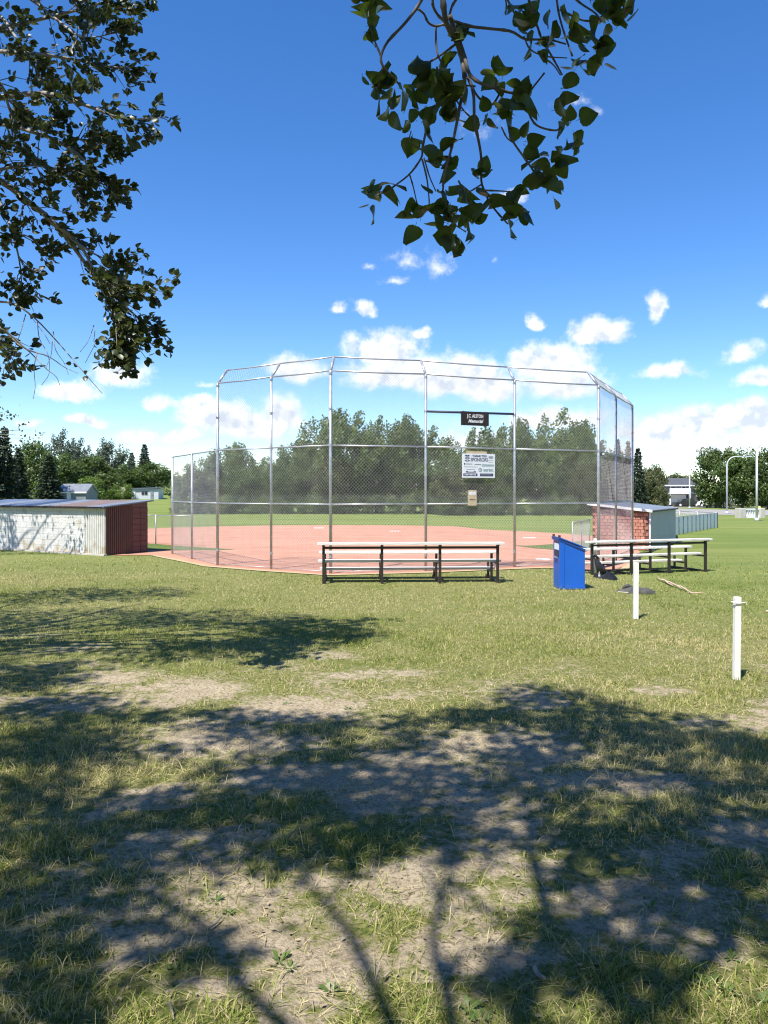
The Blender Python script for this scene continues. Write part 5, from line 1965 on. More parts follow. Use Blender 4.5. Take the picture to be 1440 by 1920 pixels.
def left_tree():
    base = (-8.9, 6.6, gzf(-8.9, 6.6))
    r = empty('left_poplar_tree', base, local=False)
    tag(r, 'large poplar leaning in from the left edge with leafy branches', 'tree')
    B = Vector(base)
    trunk = smooth_path([B + Vector((0, 0, -.05)), B + Vector((.1, .1, 2.2)), B + Vector((.3, .4, 4.5)), B + Vector((.2, .9, 7.5)), B + Vector((.6, 1.2, 11))], 14)
    MB().tube(trunk, [0.36 - 0.32 * k / 14 for k in range(15)], 14).build('trunk', M['bark'], r, True)
    rg_ = random.Random(5)
    lv = Leaves(8)
    tw = MB()
    # limbs as the photo shows them: spots along each branch, distance, leafiness
    limbs = [
        ([(-520, 420), (-260, 180), (-60, 70), (60, 40), (190, 10), (300, -30)], 8.6, 1.0, 0.055),
        ([(-520, 520), (-280, 300), (-60, 200), (70, 175), (160, 192), (245, 222), (320, 220)], 8.2, 1.0, 0.06),
        ([(-520, 560), (-240, 330), (-40, 235), (70, 250), (140, 285), (205, 335), (246, 372)], 8.8, 1.15, 0.05),
        ([(-560, 640), (-280, 400), (-60, 320), (55, 380), (120, 440), (190, 515), (255, 580), (305, 622)], 8.4, 1.75, 0.06),
        ([(90, 410), (150, 460), (205, 540), (238, 610), (243, 668)], 8.2, 2.0, 0.025),
        ([(110, 430), (180, 470), (225, 490), (252, 492)], 8.5, 0.5, 0.016),
        ([(180, 510), (240, 540), (300, 548)], 8.3, 0.45, 0.014),
        ([(-300, 260), (-80, 110), (40, 100), (130, 110), (220, 125), (272, 128)], 8.9, 1.0, 0.04),
        ([(-420, 200), (-160, -30), (20, -20), (110, 40), (170, 70), (240, 60)], 8.3, 1.0, 0.04),
        ([(-320, 480), (-120, 350), (-10, 320), (70, 310), (130, 330), (165, 380)], 8.0, 1.0, 0.035),
        ([(-340, 560), (-130, 440), (-30, 470), (40, 440), (85, 470)], 8.6, 0.7, 0.03),
        ([(-60, 300), (0, 380), (30, 460), (40, 530), (26, 548)], 8.7, 0.6, 0.02),
        ([(-420, 60), (-180, -120), (40, -80), (160, -40), (275, 20)], 8.8, 0.9, 0.035),
        ([(-160, 240), (-20, 150), (20, 210), (50, 280), (90, 350)], 8.1, 1.0, 0.03),
        ([(-160, 40), (-20, 20), (30, 70), (80, 150), (110, 215)], 8.5, 1.1, 0.03),
        ([(30, 230), (110, 250), (170, 262), (228, 268)], 8.6, 0.9, 0.018),
        ([(-120, 640), (-50, 620), (0, 640), (18, 690)], 8.8, 0.45, 0.012),
    ]
    for (pp, Y, leafy, r0) in limbs:
        pts = []
        for k, (px, py) in enumerate(pp):
            yy = Y + rg_.uniform(-.45, .45)
            pts.append(at(px - (14 if px > 150 else 0), py, yy))
        if r0 >= 0.03:
            k = min(trunk, key=lambda t: (t - pts[0]).length)
            pts.insert(0, k)
        path = smooth_path(pts, 22)
        MB().tube(path, [max(0.005, r0 * (1 - 0.93 * k / 22)) for k in range(23)], 8).build('branch', M['pale_bark'], r, True)
        n = int(29 * leafy)
        for q in range(n):
            t = rg_.uniform(0.25, 1.0) ** 0.8
            k = min(21, int(t * 22))
            p = path[k].lerp(path[k + 1], rg_.random())
            d = (path[k + 1] - path[k]).normalized()
            ln = rg_.uniform(0.15, 0.75) * (1.05 - 0.72 * t)
            dv = (d * 0.8 + Vector((rg_.gauss(0, .5), rg_.gauss(0, .8), rg_.gauss(-.15, .55)))).normalized()
            e = p + dv * ln
            mid = p.lerp(e, 0.5) + Vector((0, 0, 0.05 * ln))
            e = e + Vector((0.03, 0, -0.12 * ln))
            tw.tube([p, mid, e], [0.007, 0.005, 0.003], 4, cap=False)
            ax = (e - p).normalized()
            lv.cluster(e, rg_.randint(6, 9), 0.069, 0.020, droop=-0.25, axis=tuple(ax))
            lv.cluster(mid, rg_.randint(2, 6), 0.067, 0.026, droop=-0.25, axis=tuple(ax))
    # bare drooping shoots
    bare = [([(-150, 560), (-30, 566), (20, 568), (60, 592), (105, 638), (150, 690), (192, 738)], 0.016),
            ([(-120, 590), (-20, 600), (40, 650), (90, 668), (120, 688), (146, 700)], 0.013),
            ([(-100, 600), (-10, 610), (50, 655), (85, 690), (105, 706), (112, 722)], 0.012),
            ([(70, 600), (74, 635), (90, 665), (92, 700), (78, 722)], 0.006), ([(48, 590), (38, 625), (26, 660), (24, 700)], 0.006),
            ([(70, 660), (64, 690), (66, 725), (62, 748)], 0.006), ([(100, 622), (104, 655), (120, 680), (128, 702)], 0.006), ([(98, 640), (96, 665), (86, 690)], 0.005), ([(30, 560), (55, 590), (82, 625), (94, 645)], 0.005), ([(20, 530), (45, 548), (82, 562)], 0.006),
            ([(176, 610), (165, 640), (150, 660)], 0.005), ([(178, 620), (176, 640), (178, 645), (160, 680)], 0.004)]
    for (pp, r0) in bare:
        pts = [at(px, py, 8.3 + rg_.uniform(-.2, .2)) for px, py in pp]
        path = smooth_path(pts, 16)
        MB().tube(path, [max(0.003, r0 * (1 - 0.85 * k / 16)) for k in range(17)], 6).build('bare_shoot', M['pale_bark'], r, True)
    for (px, py, n) in [(140, 680, 3), (165, 702, 3), (26, 660, 3), (10, 640, 4), (5, 600, 4), (8, 690, 4), (18, 700, 2), (14, 510, 5), (20, 548, 4), (4, 470, 5), (30, 425, 5), (250, 632, 1), (205, 690, 3), (190, 660, 3), (178, 645, 3)]:
        lv.cluster(at(px, py, 8.3), n, 0.062, 0.03)
    # the rest of the crown, out of the picture to the left and above; its shade falls on the lawn
    dens = [(100, 1118, 120, 16), (250, 1114, 110, 12), (150, 1160, 200, 20), (400, 1160, 200, 16), (570, 1178, 120, 20), (650, 1192, 60, 13), (480, 1212, 130, 20), (300, 1222, 120, 16), (60, 1212, 110, 18), (40, 1268, 80, 24), (90, 1312, 90, 22), (-150, 1180, 200, 50), (-200, 1270, 220, 60)]
    cnt = 0
    for (px, py, rx, ry) in dens:
        X, Y = gnd(px, py)
        a, b = rx * Y / F, ry * Y * Y / (F * H)
        n = int(85 * a * b) + 20
        for _ in range(n):
            t = rg_.uniform(0, 6.28); q = math.sqrt(rg_.random())
            gx, gy = X + a * q * math.cos(t), Y + b * q * math.sin(t)
            for _try in range(6):
                h = rg_.uniform(4.5, 11.5)
                c = Vector((gx - SH.x * h, gy - SH.y * h, h))
                if not in_view(c, 60):
                    lv.cluster(c, rg_.randint(5, 9), 0.085, 0.14)
                    if rg_.random() < .5:
                        k = c + Vector((rg_.uniform(-.5, .2), rg_.uniform(-.5, .2), rg_.uniform(-.4, .1)))
                        if not in_view(k, 60):
                            tw.tube([k, c], [0.008, 0.003], 4, cap=False)
                    cnt += 1
                    break
    # main limbs up in the hidden part
    for (x, y, z) in [(-6.0, 8.5, 8.5), (-7.5, 10.5, 8.8), (-10.5, 9.5, 9), (-12, 7, 8), (-8, 4.5, 9.5), (-6.2, 6.5, 10.5), (-9.5, 12, 7.5)]:
        k = trunk[rg_.randint(5, 10)]
        e = Vector((x, y, z))
        MB().tube(smooth_path([k, k.lerp(e, .5) + Vector((0, 0, .5)), e], 8), [0.11 - .011 * q for q in range(9)], 8).build('branch', M['pale_bark'], r, True)
    tw.build('twigs', M['twig_bark'], r)['kind'] = 'stuff'
    p = lv.arrays()[0]
    vis = [i for i in range(len(p)) if in_view(p[i])]
    rg_.shuffle(vis)
    # the leaves that show clearest: those on the outer, right-hand side
    vis.sort(key=lambda i: -(p[i][0] / p[i][1]) + rg_.uniform(-.08, .08))
    pick = vis[:300]
    lv.singles(pick, LEAFS_L, r)
    rest = np.setdiff1d(np.arange(len(p)), np.array(pick))
    o = lv.build('foliage', M['leaf_left'], r, rest)
    o['kind'] = 'stuff'
    print('left tree leaves', len(p), 'visible', len(vis), 'hidden clusters', cnt)


left_tree()


def overhead_tree():
    base = (-1.85, -0.55, gzf(-1.85, -.55))
    r = empty('overhead_poplar_tree', base, local=False)
    tag(r, 'poplar standing beside the viewer, its branch hanging into the top of the view', 'tree')
    B = Vector(base)
    fork = B + Vector((0.15, 0.1, 6.2))
    MB().tube(smooth_path([B + Vector((0, 0, -.05)), B + Vector((.05, 0, 2)), B + Vector((0.0, .05, 4.2)), fork], 10), [0.27 - 0.012 * k for k in range(11)], 14).build('trunk', M['bark'], r, True)
    rg_ = random.Random(9)
    lv = Leaves(18)
    tw = MB()
    blobs = [(100, 1540, 170, 46, 1), (330, 1500, 180, 38, 1), (520, 1440, 160, 40, .9), (680, 1400, 170, 40, .85), (560, 1510, 200, 50, 1), (760, 1480, 200, 50, 1.1), (950, 1450, 160, 50, 1), (890, 1545, 170, 40, 1.1),
             (1060, 1385, 160, 36, .9), (1010, 1308, 90, 22, .9), (1190, 1365, 170, 34, 1), (1330, 1430, 160, 50, 1.1), (1150, 1480, 180, 46, .9), (1210, 1570, 190, 55, 1.1), (1340, 1640, 150, 55, 1.1), (1430, 1540, 90, 60, 1),
             (1100, 1640, 70, 45, .8), (1390, 1730, 100, 45, 1), (700, 1570, 150, 50, 1.1), (330, 1560, 160, 36, 1), (450, 1600, 110, 40, .7), (60, 1600, 130, 40, .9), (250, 1615, 100, 22, .8), (120, 1740, 150, 45, .9), (60, 1830, 130, 55, .9),
             (280, 1745, 70, 20, .7), (390, 1785, 90, 20, .6), (1050, 1775, 110, 50, 1), (1180, 1830, 120, 60, 1), (950, 1850, 60, 36, .6), (1420, 1600, 60, 50, .8),
             (40, 1430, 90, 36, .9), (150, 1380, 110, 26, .6), (480, 1365, 150, 22, .5), (1250, 1700, 70, 40, .8), (60, 1900, 160, 36, .8), (820, 1350, 130, 18, .5)]
    seen = 0
    mains = [(560, 1510), (890, 1545), (1060, 1385), (100, 1540), (1330, 1430)]
    prim = []
    blobs += [(1000, 1345, 130, 16, .8), (900, 1335, 80, 12, .6), (1120, 1330, 90, 12, .7), (60, 1262, 120, 26, .9), (120, 1325, 130, 24, .9), (50, 1385, 100, 28, 1), (230, 1412, 150, 18, .8), (30, 1490, 80, 36, 1), (400, 1345, 120, 12, .7), (620, 1350, 120, 14, .7), (230, 1345, 120, 14, .6), (1400, 1400, 80, 24, .9), (200, 1660, 90, 26, .8), (30, 1680, 80, 34, .9)]
    blobs.sort(key=lambda q: (q[0], q[1]) not in mains)
    for (px, py, rx, ry, dn) in blobs:
        X, Y = gnd(px, py)
        a, b = rx * Y / F, ry * Y * Y / (F * H)
        hm = max(7.0, (H + 0.66 * Y) / (1 + 0.66 * SH.y) + 0.7)
        hc = hm + 0.9
        cc = Vector((X - SH.x * hc, Y - SH.y * hc, hc))
        # limb to the clump
        main = (px, py) in mains
        src = fork + Vector((0, 0, rg_.uniform(-.6, .4)))
        if not main:
            src = min((q for pth in prim for q in pth[4:]), key=lambda q: (q - cc).length)
        mid = src.lerp(cc, 0.5) + Vector((rg_.uniform(-.2, .2), rg_.uniform(-.2, .2), rg_.uniform(0, .4)))
        j_ = lambda: Vector((rg_.uniform(-.3, .3), rg_.uniform(-.3, .3), rg_.uniform(-.1, .2))) if main else Vector((0, 0, 0))
        path = smooth_path([src, src.lerp(mid, .5) + j_(), mid, mid.lerp(cc, .5) + j_(), cc], 10)
        r0 = rg_.uniform(0.045, 0.058) if main else rg_.uniform(0.014, 0.026)
        if main:
            prim.append(path)
        MB().tube(path, [max(.005, r0 * (1 - .085 * k)) for k in range(11)], 7).build('branch', M['pale_bark'], r, True)
        n = int(175 * a * b * dn) + 12
        for _ in range(n):
            t = rg_.uniform(0, 6.28); q = math.sqrt(rg_.random())
            gx, gy = X + a * q * math.cos(t), Y + b * q * math.sin(t)
            h = rg_.uniform(hm, hm + 2.2)
            c = Vector((gx - SH.x * h, gy - SH.y * h, h))
            if in_view(c, 30):
                seen += 1
                continue
            lv.cluster(c, rg_.randint(6, 10), 0.085, 0.10)
            if rg_.random() < .4:
                s = path[rg_.randint(6, 10)]
                if (s - c).length < 1.6:
                    tw.tube([s, s.lerp(c, .5) + Vector((0, 0, .08)), c], [0.009, .006, 0.003], 4, cap=False)
    # crown continues behind and above the viewer
    for _ in range(1500):
        c = fork + Vector((rg_.gauss(0.8, 3.0), rg_.gauss(-2.2, 2.0), rg_.uniform(-0.8, 5)))
        sy_ = c.y + SH.y * c.z
        sx_ = c.x + SH.x * c.z
        if not in_view(c, 200) and c.y < 0.8 and not (sy_ > 2.9 and abs(sx_) < .55 * sy_):
            lv.cluster(c, rg_.randint(5, 9), 0.075, 0.14)
    o = lv.build('foliage', M['leaf_near'], r)
    o['kind'] = 'stuff'
    tw.build('twigs', M['twig_bark'], r)['kind'] = 'stuff'

    # ---- the hanging branch in front of the camera
    D0 = 3.05
    zx = lambda q: (640 + q[0] / 2.483, q[1] / 2.483)
    hb = MB()
    depth = {}

    def dep(i):
        if i not in depth:
            depth[i] = rg_.uniform(-.16, .16)
        return D0 + depth[i]
    stems = [
        ([(470, -40), (478, 40), (490, 110), (525, 170), (550, 230), (565, 290), (575, 360)], .0105, .0085),
        ([(575, 360), (572, 410), (555, 480), (538, 570), (520, 660), (508, 710), (486, 790), (472, 900), (478, 1000)], .007, .003),
        ([(505, 70), (530, 150), (560, 220), (580, 290), (600, 350), (650, 388), (720, 412), (800, 434), (865, 434), (905, 390), (945, 340)], .009, .003),
        ([(590, 360), (615, 430), (620, 560), (636, 640), (650, 720), (652, 800), (655, 860), (690, 940), (735, 1000), (775, 1042)], .006, .003),
        ([(515, 95), (600, 122), (700, 134), (790, 146), (850, 180), (900, 184), (970, 185), (1045, 205)], .006, .003),
        ([(385, -20), (345, 45), (290, 115), (215, 195), (185, 262), (195, 310), (230, 350), (270, 395), (300, 450)], .006, .003),
        ([(193, 312), (178, 370), (172, 410)], .004, .003), ([(185, 262), (165, 215), (148, 175)], .004, .003), ([(148, 175), (130, 100), (125, 40)], .004, .002),
        ([(480, 112), (440, 122), (405, 105), (385, 65), (358, 42)], .004, .004),
        ([(545, 195), (500, 230), (440, 272), (370, 310), (335, 328)], .0045, .003),
        ([(440, 125), (442, 210), (455, 270), (490, 330), (510, 380), (560, 394), (625, 402)], .004, .003),
        ([(425, -10), (428, 30), (450, 70), (480, 100)], .005, .005), ([(540, -10), (515, 30), (500, 80), (475, 120)], .005, .004),
        ([(868, -20), (890, 60), (915, 130), (935, 185), (980, 262), (1028, 348)], .005, .003),
        ([(1000, -20), (1012, 60), (1030, 130), (1050, 190), (1075, 260)], .004, .003),
        ([(1018, 45), (1075, 74), (1130, 96), (1185, 95)], .004, .003), ([(1070, -20), (1120, 20), (1180, 60), (1210, 100)], .004, .003),
        ([(1310, -20), (1315, 40), (1320, 80)], .004, .003),
        ([(742, 430), (760, 500), (775, 570), (795, 650), (845, 725), (890, 790), (925, 855)], .005, .003),
        ([(740, 430), (710, 480), (685, 488), (640, 455), (605, 400), (585, 360)], .004, .004),
        ([(880, 545), (905, 580), (950, 600), (1005, 606), (1026, 575)], .004, .003), ([(860, 500), (880, 545)], .003, .003),
        ([(392, 620), (378, 690), (372, 735), (320, 808), (255, 860), (215, 888), (160, 912)], .0045, .002),
        ([(376, 740), (398, 830), (408, 920), (410, 985)], .0035, .002), ([(318, 812), (335, 870), (352, 945)], .003, .002), ([(385, 735), (410, 820), (440, 890)], .003, .002),
        ([(376, 700), (345, 680), (318, 650), (325, 610)], .003, .002), ([(660, 886), (720, 888), (785, 892)], .0035, .002),
        ([(765, -20), (800, 50), (822, 90)], .004, .003), ([(765, 70), (768, 20), (762, -10)], .003, .003), ([(440, 500), (420, 550), (395, 610)], .004, .003), ([(445, 310), (455, 400), (440, 500)], .004, .003),
        ([(505, 380), (520, 440), (575, 520), (640, 575)], .004, .002), ([(745, 590), (770, 640), (800, 665)], .003, .002), ([(480, 770), (440, 765), (395, 748)], .003, .003),
        ([(650, 860), (600, 890), (560, 900)], .003, .002), ([(545, 840), (575, 900), (610, 960), (640, 1010)], .0035, .002), ([(480, 1000), (520, 1040), (580, 1080)], .003, .002),
        ([(930, 262), (985, 300), (1020, 350)], .003, .002), ([(850, 170), (880, 230), (950, 262), (1050, 270)], .003, .002), ([(940, 870), (925, 850), (905, 810), (850, 725)], .003, .002), ([(560, 180), (575, 155), (580, 150)], .004, .005)]
    for i, (pp, r0, r1) in enumerate(stems):
        pts = [at(*zx(q), D0 + 0.05 * math.sin(q[0] * .011 + q[1] * .007 + i * .15)) for q in pp]
        path = smooth_path(pts, max(6, 3 * len(pp)))
        n = len(path) - 1
        hb.tube(path, [(r0 + (r1 - r0) * k / n) * 1.1 * (1.25 if k % 6 == 3 else 1.0) for k in range(n + 1)], 7)
    # up to the limb it hangs from
    top = at(*zx((470, -40)), D0)
    up = smooth_path([top, top + Vector((-.1, -.25, .7)), top + Vector((-.5, -.9, 2.0)), fork + Vector((1.0, .8, 1.0)), fork + Vector((0, 0, .2))], 14)
    hb.tube(up, [.012 + .0035 * k for k in range(15)], 8)
    for (sx_, Yo) in ((385, .3), (868, .2), (1000, .1), (1070, .2), (1310, .1), (765, .2), (425, .1), (540, .1), (125, .1)):
        t0 = at(*zx((sx_, -20)), D0)
        hb.tube(smooth_path([t0, t0 + Vector((0, -.1, .5)), up[5] + Vector((rg_.uniform(-.1, .3), 0, .2)), up[8]], 8), [.005 + .001 * k for k in range(9)], 6)
    branch = hb.build('hanging_branch', M['twig_bark'], r, True)
    cl = [(130, 40, 8), (125, 150, 4), (180, 110, 1), (140, 410, 5), (200, 430, 4), (230, 530, 4), (270, 420, 4), (355, 390, 8), (430, 470, 3), (460, 410, 5), (470, 340, 4), (520, 470, 6), (560, 510, 3), (500, 590, 3), (390, 580, 6), (335, 630, 2), (415, 680, 2), (490, 730, 4), (540, 790, 4), (640, 830, 5), (590, 910, 4), (650, 330, 1), (760, 380, 5), (870, 480, 4), (810, 480, 2), (720, 550, 6), (670, 590, 3), (800, 630, 1), (840, 690, 4), (1000, 530, 4), (1080, 590, 5), (1075, 690, 3), (990, 760, 6), (940, 870, 2), (990, 900, 4), (860, 870, 4), (790, 900, 2), (690, 980, 3), (840, 1030, 5), (190, 890, 2), (130, 910, 5), (150, 960, 2), (355, 950, 1), (440, 910, 2), (380, 1020, 6), (500, 1050, 8), (560, 1090, 8), (620, 1060, 4), (530, 990, 2), (850, 70, 7), (850, 160, 6), (930, 220, 6), (1020, 185, 2), (1080, 115, 1), (990, 160, 1), (1110, 170, 6), (1180, 230, 8), (1100, 330, 8), (1210, 290, 3), (1220, 90, 6), (1290, 130, 4), (1330, 80, 3), (1240, 0, 5), (1180, 0, 3), (500, 180, 4)]
    ll = Leaves(77)
    for i, (x, y, n) in enumerate(cl):
        c = at(*zx((x, y)), D0 + rg_.uniform(-.05, .05))
        # leaves spring from a node a little above the middle of the clump
        ll.cluster(c + Vector((-0.01, 0, 0.008)), n - (1 if n > 4 and i % 2 else 0), 0.060, 0.010, droop=-0.30, wind=0.18)
    idx = list(range(len(ll.p)))
    ll.singles(idx[:300], LEAFS, branch)
    print('overhead leaves', len(lv.p), 'hanging', len(ll.p), 'skipped', seen)


overhead_tree()


def grove():
    """unseen trees added round the viewer to shut out much of the sky over the foreground"""
    sp = [(5.5, -6.5, 13, 11, 'unseen sky-blocking poplar added behind the viewer, right of the overhead one'), (-7.0, -7.5, 13, 11, 'unseen sky-blocking poplar added behind the viewer, left of the overhead one'),
          (0.0, -11.5, 14, 12, 'unseen sky-blocking poplar added farthest back behind the viewer'), (13.5, -1.5, 12, 10, 'unseen sky-blocking poplar added beside the viewer, far right of the view'), (-15.5, 0.5, 12, 10, 'unseen sky-blocking poplar added beside the viewer, far left of the view'),
          (12.0, -11.0, 14, 12, 'unseen sky-blocking poplar added at the back right corner'), (-14.5, -11.0, 14, 12, 'unseen sky-blocking poplar added at the back left corner'), (20.5, 4.0, 11, 9, 'sky-blocking poplar added outside the view to the right of the lawn')]
    for k, (x, y, h, w, lab) in enumerate(sp):
        r = empty('sky_block_poplar', (x, y, gzf(x, y)), k * 1.3)  # added out of view to darken the foreground shade
        tag(r, lab, 'tree', 'unseen poplars added around the viewer to block sky')
        piece('crown', CROWN['deep'][k % 2], r, (0, 0, 0), (0, 0, 0), (w / .82, w / .82, h))
        piece('trunk', TRUNK['round'][0], r, (0, 0, 0), (0, 0, 0), (w, w, h))


grove()


def edge_tree():
    """poplar beyond the left edge whose shade falls on the dugout wall"""
    base = (-16.4, 24.6, 0.0)
    r = empty('shade_poplar_tree', base, local=False)
    tag(r, 'poplar mostly outside the left edge, its twigs showing above the white dugout', 'tree')
    B = Vector(base)
    rg_ = random.Random(31)
    trunk = smooth_path([B + Vector((0, 0, -.05)), B + Vector((.1, 0, 2)), B + Vector((0, .2, 5)), B + Vector((.2, 0, 8))], 8)
    MB().tube(trunk, [.22 - .022 * k for k in range(9)], 10).build('trunk', M['bark'], r, True)
    lv = Leaves(41)
    ends = []
    for k in range(24):
        ends.append(B + Vector((rg_.gauss(0.3, 1.1), rg_.gauss(0.4, 1.0), rg_.uniform(3, 8))))
    for (px, py) in [(6, 778), (14, 790), (30, 815), (44, 822), (20, 838), (4, 745), (2, 820), (60, 806)]:
        ends.append(at(px, py, 24.8))
    for e in ends:
        k = min(trunk[2:], key=lambda t: (t - e).length)
        path = smooth_path([k, k.lerp(e, .5) + Vector((0, 0, .25)), e], 6)
        MB().tube(path, [.05 - .0075 * q for q in range(7)], 6).build('branch', M['pale_bark'], r, True)
        for q in range(10 if e.x < -12.9 else 4):
            c = path[rg_.randint(3, 6)] + Vector((rg_.gauss(0, .3), rg_.gauss(0, .3), rg_.gauss(0, .3))) * (1 if e.x < -12.9 else .5)
            lv.cluster(c, 9, 0.085, 0.14)
    o = lv.build('foliage', M['leaf_left'], r)
    o['kind'] = 'stuff'


edge_tree()

# ------------------------------------------------------------------ grass and weeds


def inside_shale(x, y):
    """near lawn only: keep blades off the infield"""
    lim = np.interp(x, [-9.2, -8.6, -7.7, -6.5, -5.1, -3.4, -1.6, 1.25, 3.85, 6.6, 7.6, 9.5, 10.6], [25.6, 25.6, 25.6, 23.8, 21.8, 20.55, 19.42, 20.0, 21.05, 22.1, 23.4, 27.6, 29.6])
    wall = np.interp(x, [-16.5, -9.37], [30.05, 25.75])
    return np.where(x < -9.3, y > wall - 0.12, y > lim - 0.03)


def grass():
    rg_ = np.random.default_rng(99)
    V = []; Fc = []; T = []
    base = 0
    for (y0, y1, n, hmin, hmax, w) in ((1.6, 4.2, 110000, .018, .060, .0046), (4.2, 7.0, 140000, .02, .062, .0056), (7.0, 12.0, 190000, .016, .048, .0066), (12.0, 20.0, 190000, .018, .042, .0085), (20.0, 31.0, 90000, .022, .05, .016)):
        # uniform over the wedge in front of the viewer (a bit wider than the view)
        y = np.sqrt(rg_.uniform(y0 ** 2, y1 ** 2, n))
        x = rg_.uniform(-.66, .66, n) * y + rg_.uniform(-.4, .4, n)
        d = dirt(x, y)
        tuft = fbm(x * 3.1, y * 3.1, 5, 4)
        fine = fbm(x * 11, y * 11, 8, 3)
        cover = np.clip(0.95 - 1.7 * d, 0.10, 1) * np.clip(0.25 + 1.9 * (tuft - 0.28), 0.12, 1) * np.clip(.45 + 1.4 * (fine - .25), .1, 1)
        cover = cover * (1 - ss(16, 30, y))
        keep = (rg_.uniform(0, 1, n) < cover) & ~inside_shale(x, y)
        keep &= ~((x > -1.5) & (x < 2.8) & (y > 17.72) & (y < 19.45) & (rg_.uniform(0, 1, n) < .75))
        x, y, d, tuft = x[keep], y[keep], d[keep], tuft[keep]
        k = len(x)
        z = gz(x, y)
        h = rg_.uniform(hmin, hmax, k) * (0.65 + 0.9 * tuft) * np.where(rg_.uniform(0, 1, k) < .02, 1.7, 1.0)
        a = rg_.uniform(0, 2 * np.pi, k)
        ln = rg_.uniform(0.15, 1.1, k)
        flat = (rg_.uniform(0, 1, k) < 0.38 + 0.5 * d)
        ln = np.where(flat, ln * 2.2, ln)
        h2 = np.where(flat, h * 0.45, h)
        dx, dy = np.cos(a), np.sin(a)
        fa = rg_.uniform(0, 2 * np.pi, k)
        wx, wy = np.cos(fa) * w * .5, np.sin(fa) * w * .5
        b1 = np.stack([x - wx, y - wy, z - .004], 1)
        b2 = np.stack([x + wx, y + wy, z - .004], 1)
        mx, my = x + dx * h * ln * .45, y + dy * h * ln * .45
        m1 = np.stack([mx - wx * .8, my - wy * .8, z + h2 * .62], 1)
        m2 = np.stack([mx + wx * .8, my + wy * .8, z + h2 * .62], 1)
        t1 = np.stack([x + dx * h * ln * 1.1 - wx * .15, y + dy * h * ln * 1.1 - wy * .15, z + h2], 1)
        t2 = np.stack([x + dx * h * ln * 1.1 + wx * .15, y + dy * h * ln * 1.1 + wy * .15, z + h2], 1)
        v = np.stack([b1, b2, m2, m1, t2, t1], 1).reshape(-1, 3)
        i = np.arange(k) * 6 + base
        f = np.concatenate([np.stack([i, i + 1, i + 2, i + 3], 1), np.stack([i + 3, i + 2, i + 4, i + 5], 1)])
        dry = fbm(x * .5, y * .5, 55, 3)
        lush = 0.75 * ss(4.0, 8.0, x) * ss(9, 16, y)
        tone = 0.16 + 0.80 * rg_.uniform(0, 1, k) ** 1.15 + 0.9 * (dry - .40) - 0.25 * (tuft - .5) + 0.42 * d + np.where(flat, .18, 0) - .18 * lush
        V.append(v); Fc.append(f); T.append(np.repeat(np.clip(tone, 0, 1), 6))
        base += len(v)
    me = mesh_from_arrays('grass', np.concatenate(V), np.concatenate(Fc), np.concatenate(T))
    me.materials.append(M['blade'])
    o = link(bpy.data.objects.new('grass', me))
    o['kind'] = 'stuff'
    tag(o, 'short patchy half-dry lawn grass with worn bare spots', 'grass')
    print('grass faces', len(me.polygons))


grass()


def weed_mesh(seed):
    rg_ = np.random.default_rng(seed)
    n = int(rg_.integers(7, 12))
    tpl = np.array([[0, 0, 0], [.05, .35, .0], [.13, .7, .03], [.08, .95, .02], [0, 1.1, -.03], [-.08, .95, .02], [-.13, .7, .03], [-.05, .35, 0]], float)
    V = []; Fs = []
    for k in range(n):
        a = 2 * math.pi * k / n + rg_.uniform(-.3, .3)
        el = rg_.uniform(.15, 1.0)
        f = np.array([[math.cos(a) * math.cos(el), math.sin(a) * math.cos(el), math.sin(el)]])
        fr = frames(f, np.array([[0, 0, 1.0]]) + rg_.normal(size=(1, 3)) * .2)
        v, _ = place(tpl, np.array([[0, 1, 2, 3]]), np.zeros((1, 3)), fr, np.array([rg_.uniform(.6, 1.1)]))
        v[:, 2] -= 0.35 * (v[:, 0] ** 2 + v[:, 1] ** 2)
        v[:, 2] = np.maximum(v[:, 2], 0.0)
        b = len(V) * 8
        V.append(v)
        Fs += [[b, b + 1, b + 7, b], [b + 1, b + 2, b + 6, b + 7], [b + 2, b + 3, b + 5, b + 6], [b + 3, b + 4, b + 5, b + 3]]
    me = bpy.data.meshes.new('weed')
    fs = [tuple(dict.fromkeys(f)) for f in Fs]
    me.from_pydata(np.concatenate(V).tolist(), [], fs)
    a = me.attributes.new('tone', 'FLOAT', 'POINT')
    a.data.foreach_set('value', rg_.uniform(.1, .6, len(me.vertices)).astype(np.float32))
    me.update()
    me.materials.append(M['weed'])
    return me


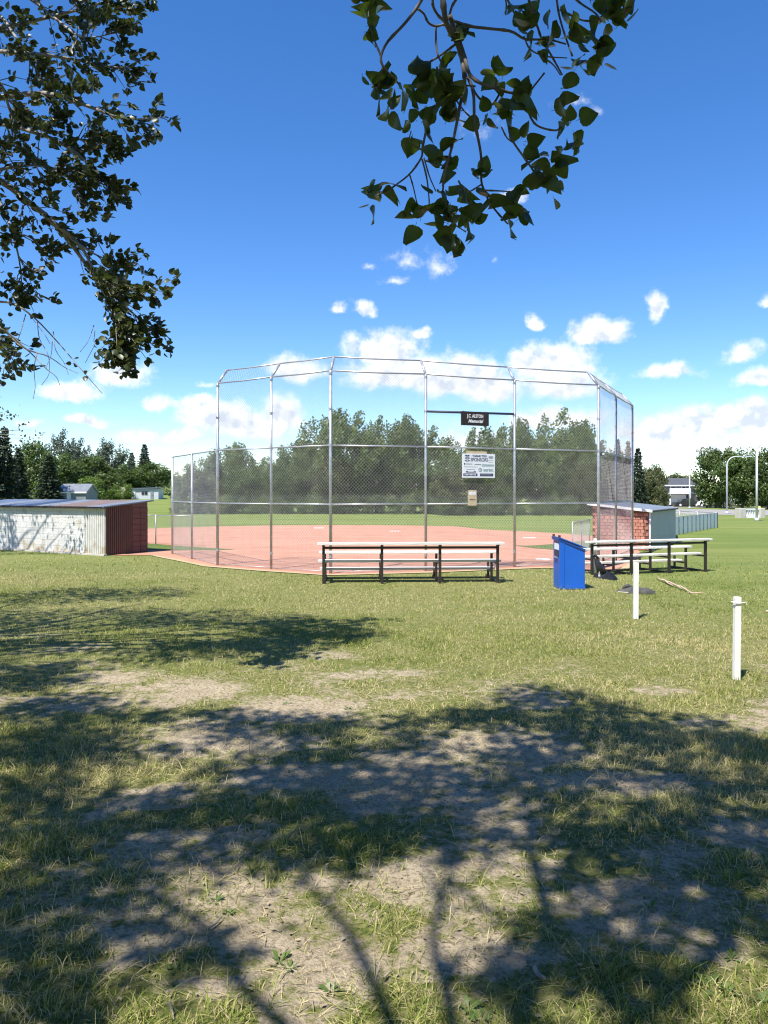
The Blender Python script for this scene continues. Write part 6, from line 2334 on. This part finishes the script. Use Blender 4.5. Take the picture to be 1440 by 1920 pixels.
def litter():
    rg_ = np.random.default_rng(123)
    n = 3800
    y = np.sqrt(rg_.uniform(2.0 ** 2, 10.0 ** 2, n))
    x = rg_.uniform(-.62, .62, n) * y
    p = np.stack([x, y, gz(x, y) + 0.006 + rg_.uniform(0, .008, n)], 1)
    fwd = np.stack([rg_.normal(size=n), rg_.normal(size=n), rg_.normal(size=n) * .15], 1)
    nr = np.stack([rg_.normal(size=n) * .3, rg_.normal(size=n) * .3, np.ones(n)], 1)
    v, f = place(CARD_V * np.array([.8, 1, 2.0]), CARD_F, p, frames(fwd, nr), rg_.uniform(.012, .036, n))
    # slivers of straw and twig
    m = 2600
    y = np.sqrt(rg_.uniform(2.0 ** 2, 9.0 ** 2, m))
    x = rg_.uniform(-.62, .62, m) * y
    p = np.stack([x, y, gz(x, y) + 0.008 + rg_.uniform(0, .012, m)], 1)
    fwd = np.stack([rg_.normal(size=m), rg_.normal(size=m), rg_.normal(size=m) * .1], 1)
    nr = np.stack([rg_.normal(size=m) * .3, rg_.normal(size=m) * .3, np.ones(m)], 1)
    v2, f2 = place(CARD_V * np.array([.07, 1, .3]), CARD_F, p, frames(fwd, nr), rg_.uniform(.03, .13, m))
    t = np.concatenate([np.repeat(rg_.uniform(0, 1, n), 4), np.repeat(rg_.uniform(.4, 1.2, m), 4)])
    me = mesh_from_arrays('leaf_litter', np.concatenate([v, v2]), np.concatenate([f, f2 + len(v)]), t)
    me.materials.append(M['litter'])
    o = link(bpy.data.objects.new('leaf_litter', me))
    o['kind'] = 'stuff'
    tag(o, 'dry leaf and straw litter scattered over the worn ground', 'leaf litter')


M['litter'] = leafmat('dry_litter', (0.10, 0.075, 0.045), (0.40, 0.33, 0.20), (0.2, 0.15, 0.08), 0.1, 0.8, 2.0)
litter()
WEED = [weed_mesh(s) for s in range(6)]
spots = [(540, 1318, .13), (652, 1325, .12), (700, 1328, .10), (405, 1690, .12), (430, 1712, .10), (525, 1800, .16), (545, 1810, .12), (165, 1705, .16), (330, 1820, .11), (350, 1825, .10), (620, 1852, .13), (880, 1890, .15), (905, 1905, .13), (1335, 1850, .20), (1365, 1862, .16), (1372, 1795, .12), (1215, 1640, .17), (1150, 1625, .11), (1220, 1700, .12), (1110, 1805, .10), (975, 1750, .13), (1060, 1550, .09), (270, 1280, .09), (415, 1565, .10), (335, 1500, .10), (520, 1590, .11), (575, 1600, .09), (845, 1545, .09), (60, 1810, .14), (1010, 1500, .09), (440, 1555, .08), (720, 1895, .1), (1270, 1760, .12), (1425, 1880, .15)]
bands = [('on the bare patch in the middle of the lawn', 0, 1400), ('in the dappled shade across the middle foreground', 1400, 1660), ('on the ground just above the bottom weeds', 1660, 1790), ('close to the bottom edge', 1790, 2000)]
for (where, lo_, hi_) in bands:
    row_ = sorted([q for q in spots if lo_ <= q[1] < hi_])
    for k, (px, py, s) in enumerate(row_):
        x, y = gnd(px, py)
        o = piece('broadleaf_weed', WEED[(k * 5 + int(px)) % 6], None, (x, y, gzf(x, y) - .004), (0, 0, px * 1.7), (s * .5, s * .5, s * .42))
        tag(o, ORD[k] + ' broadleaf weed from the left ' + where, 'weed', 'weeds in the foreground')

bpy.context.view_layer.update()
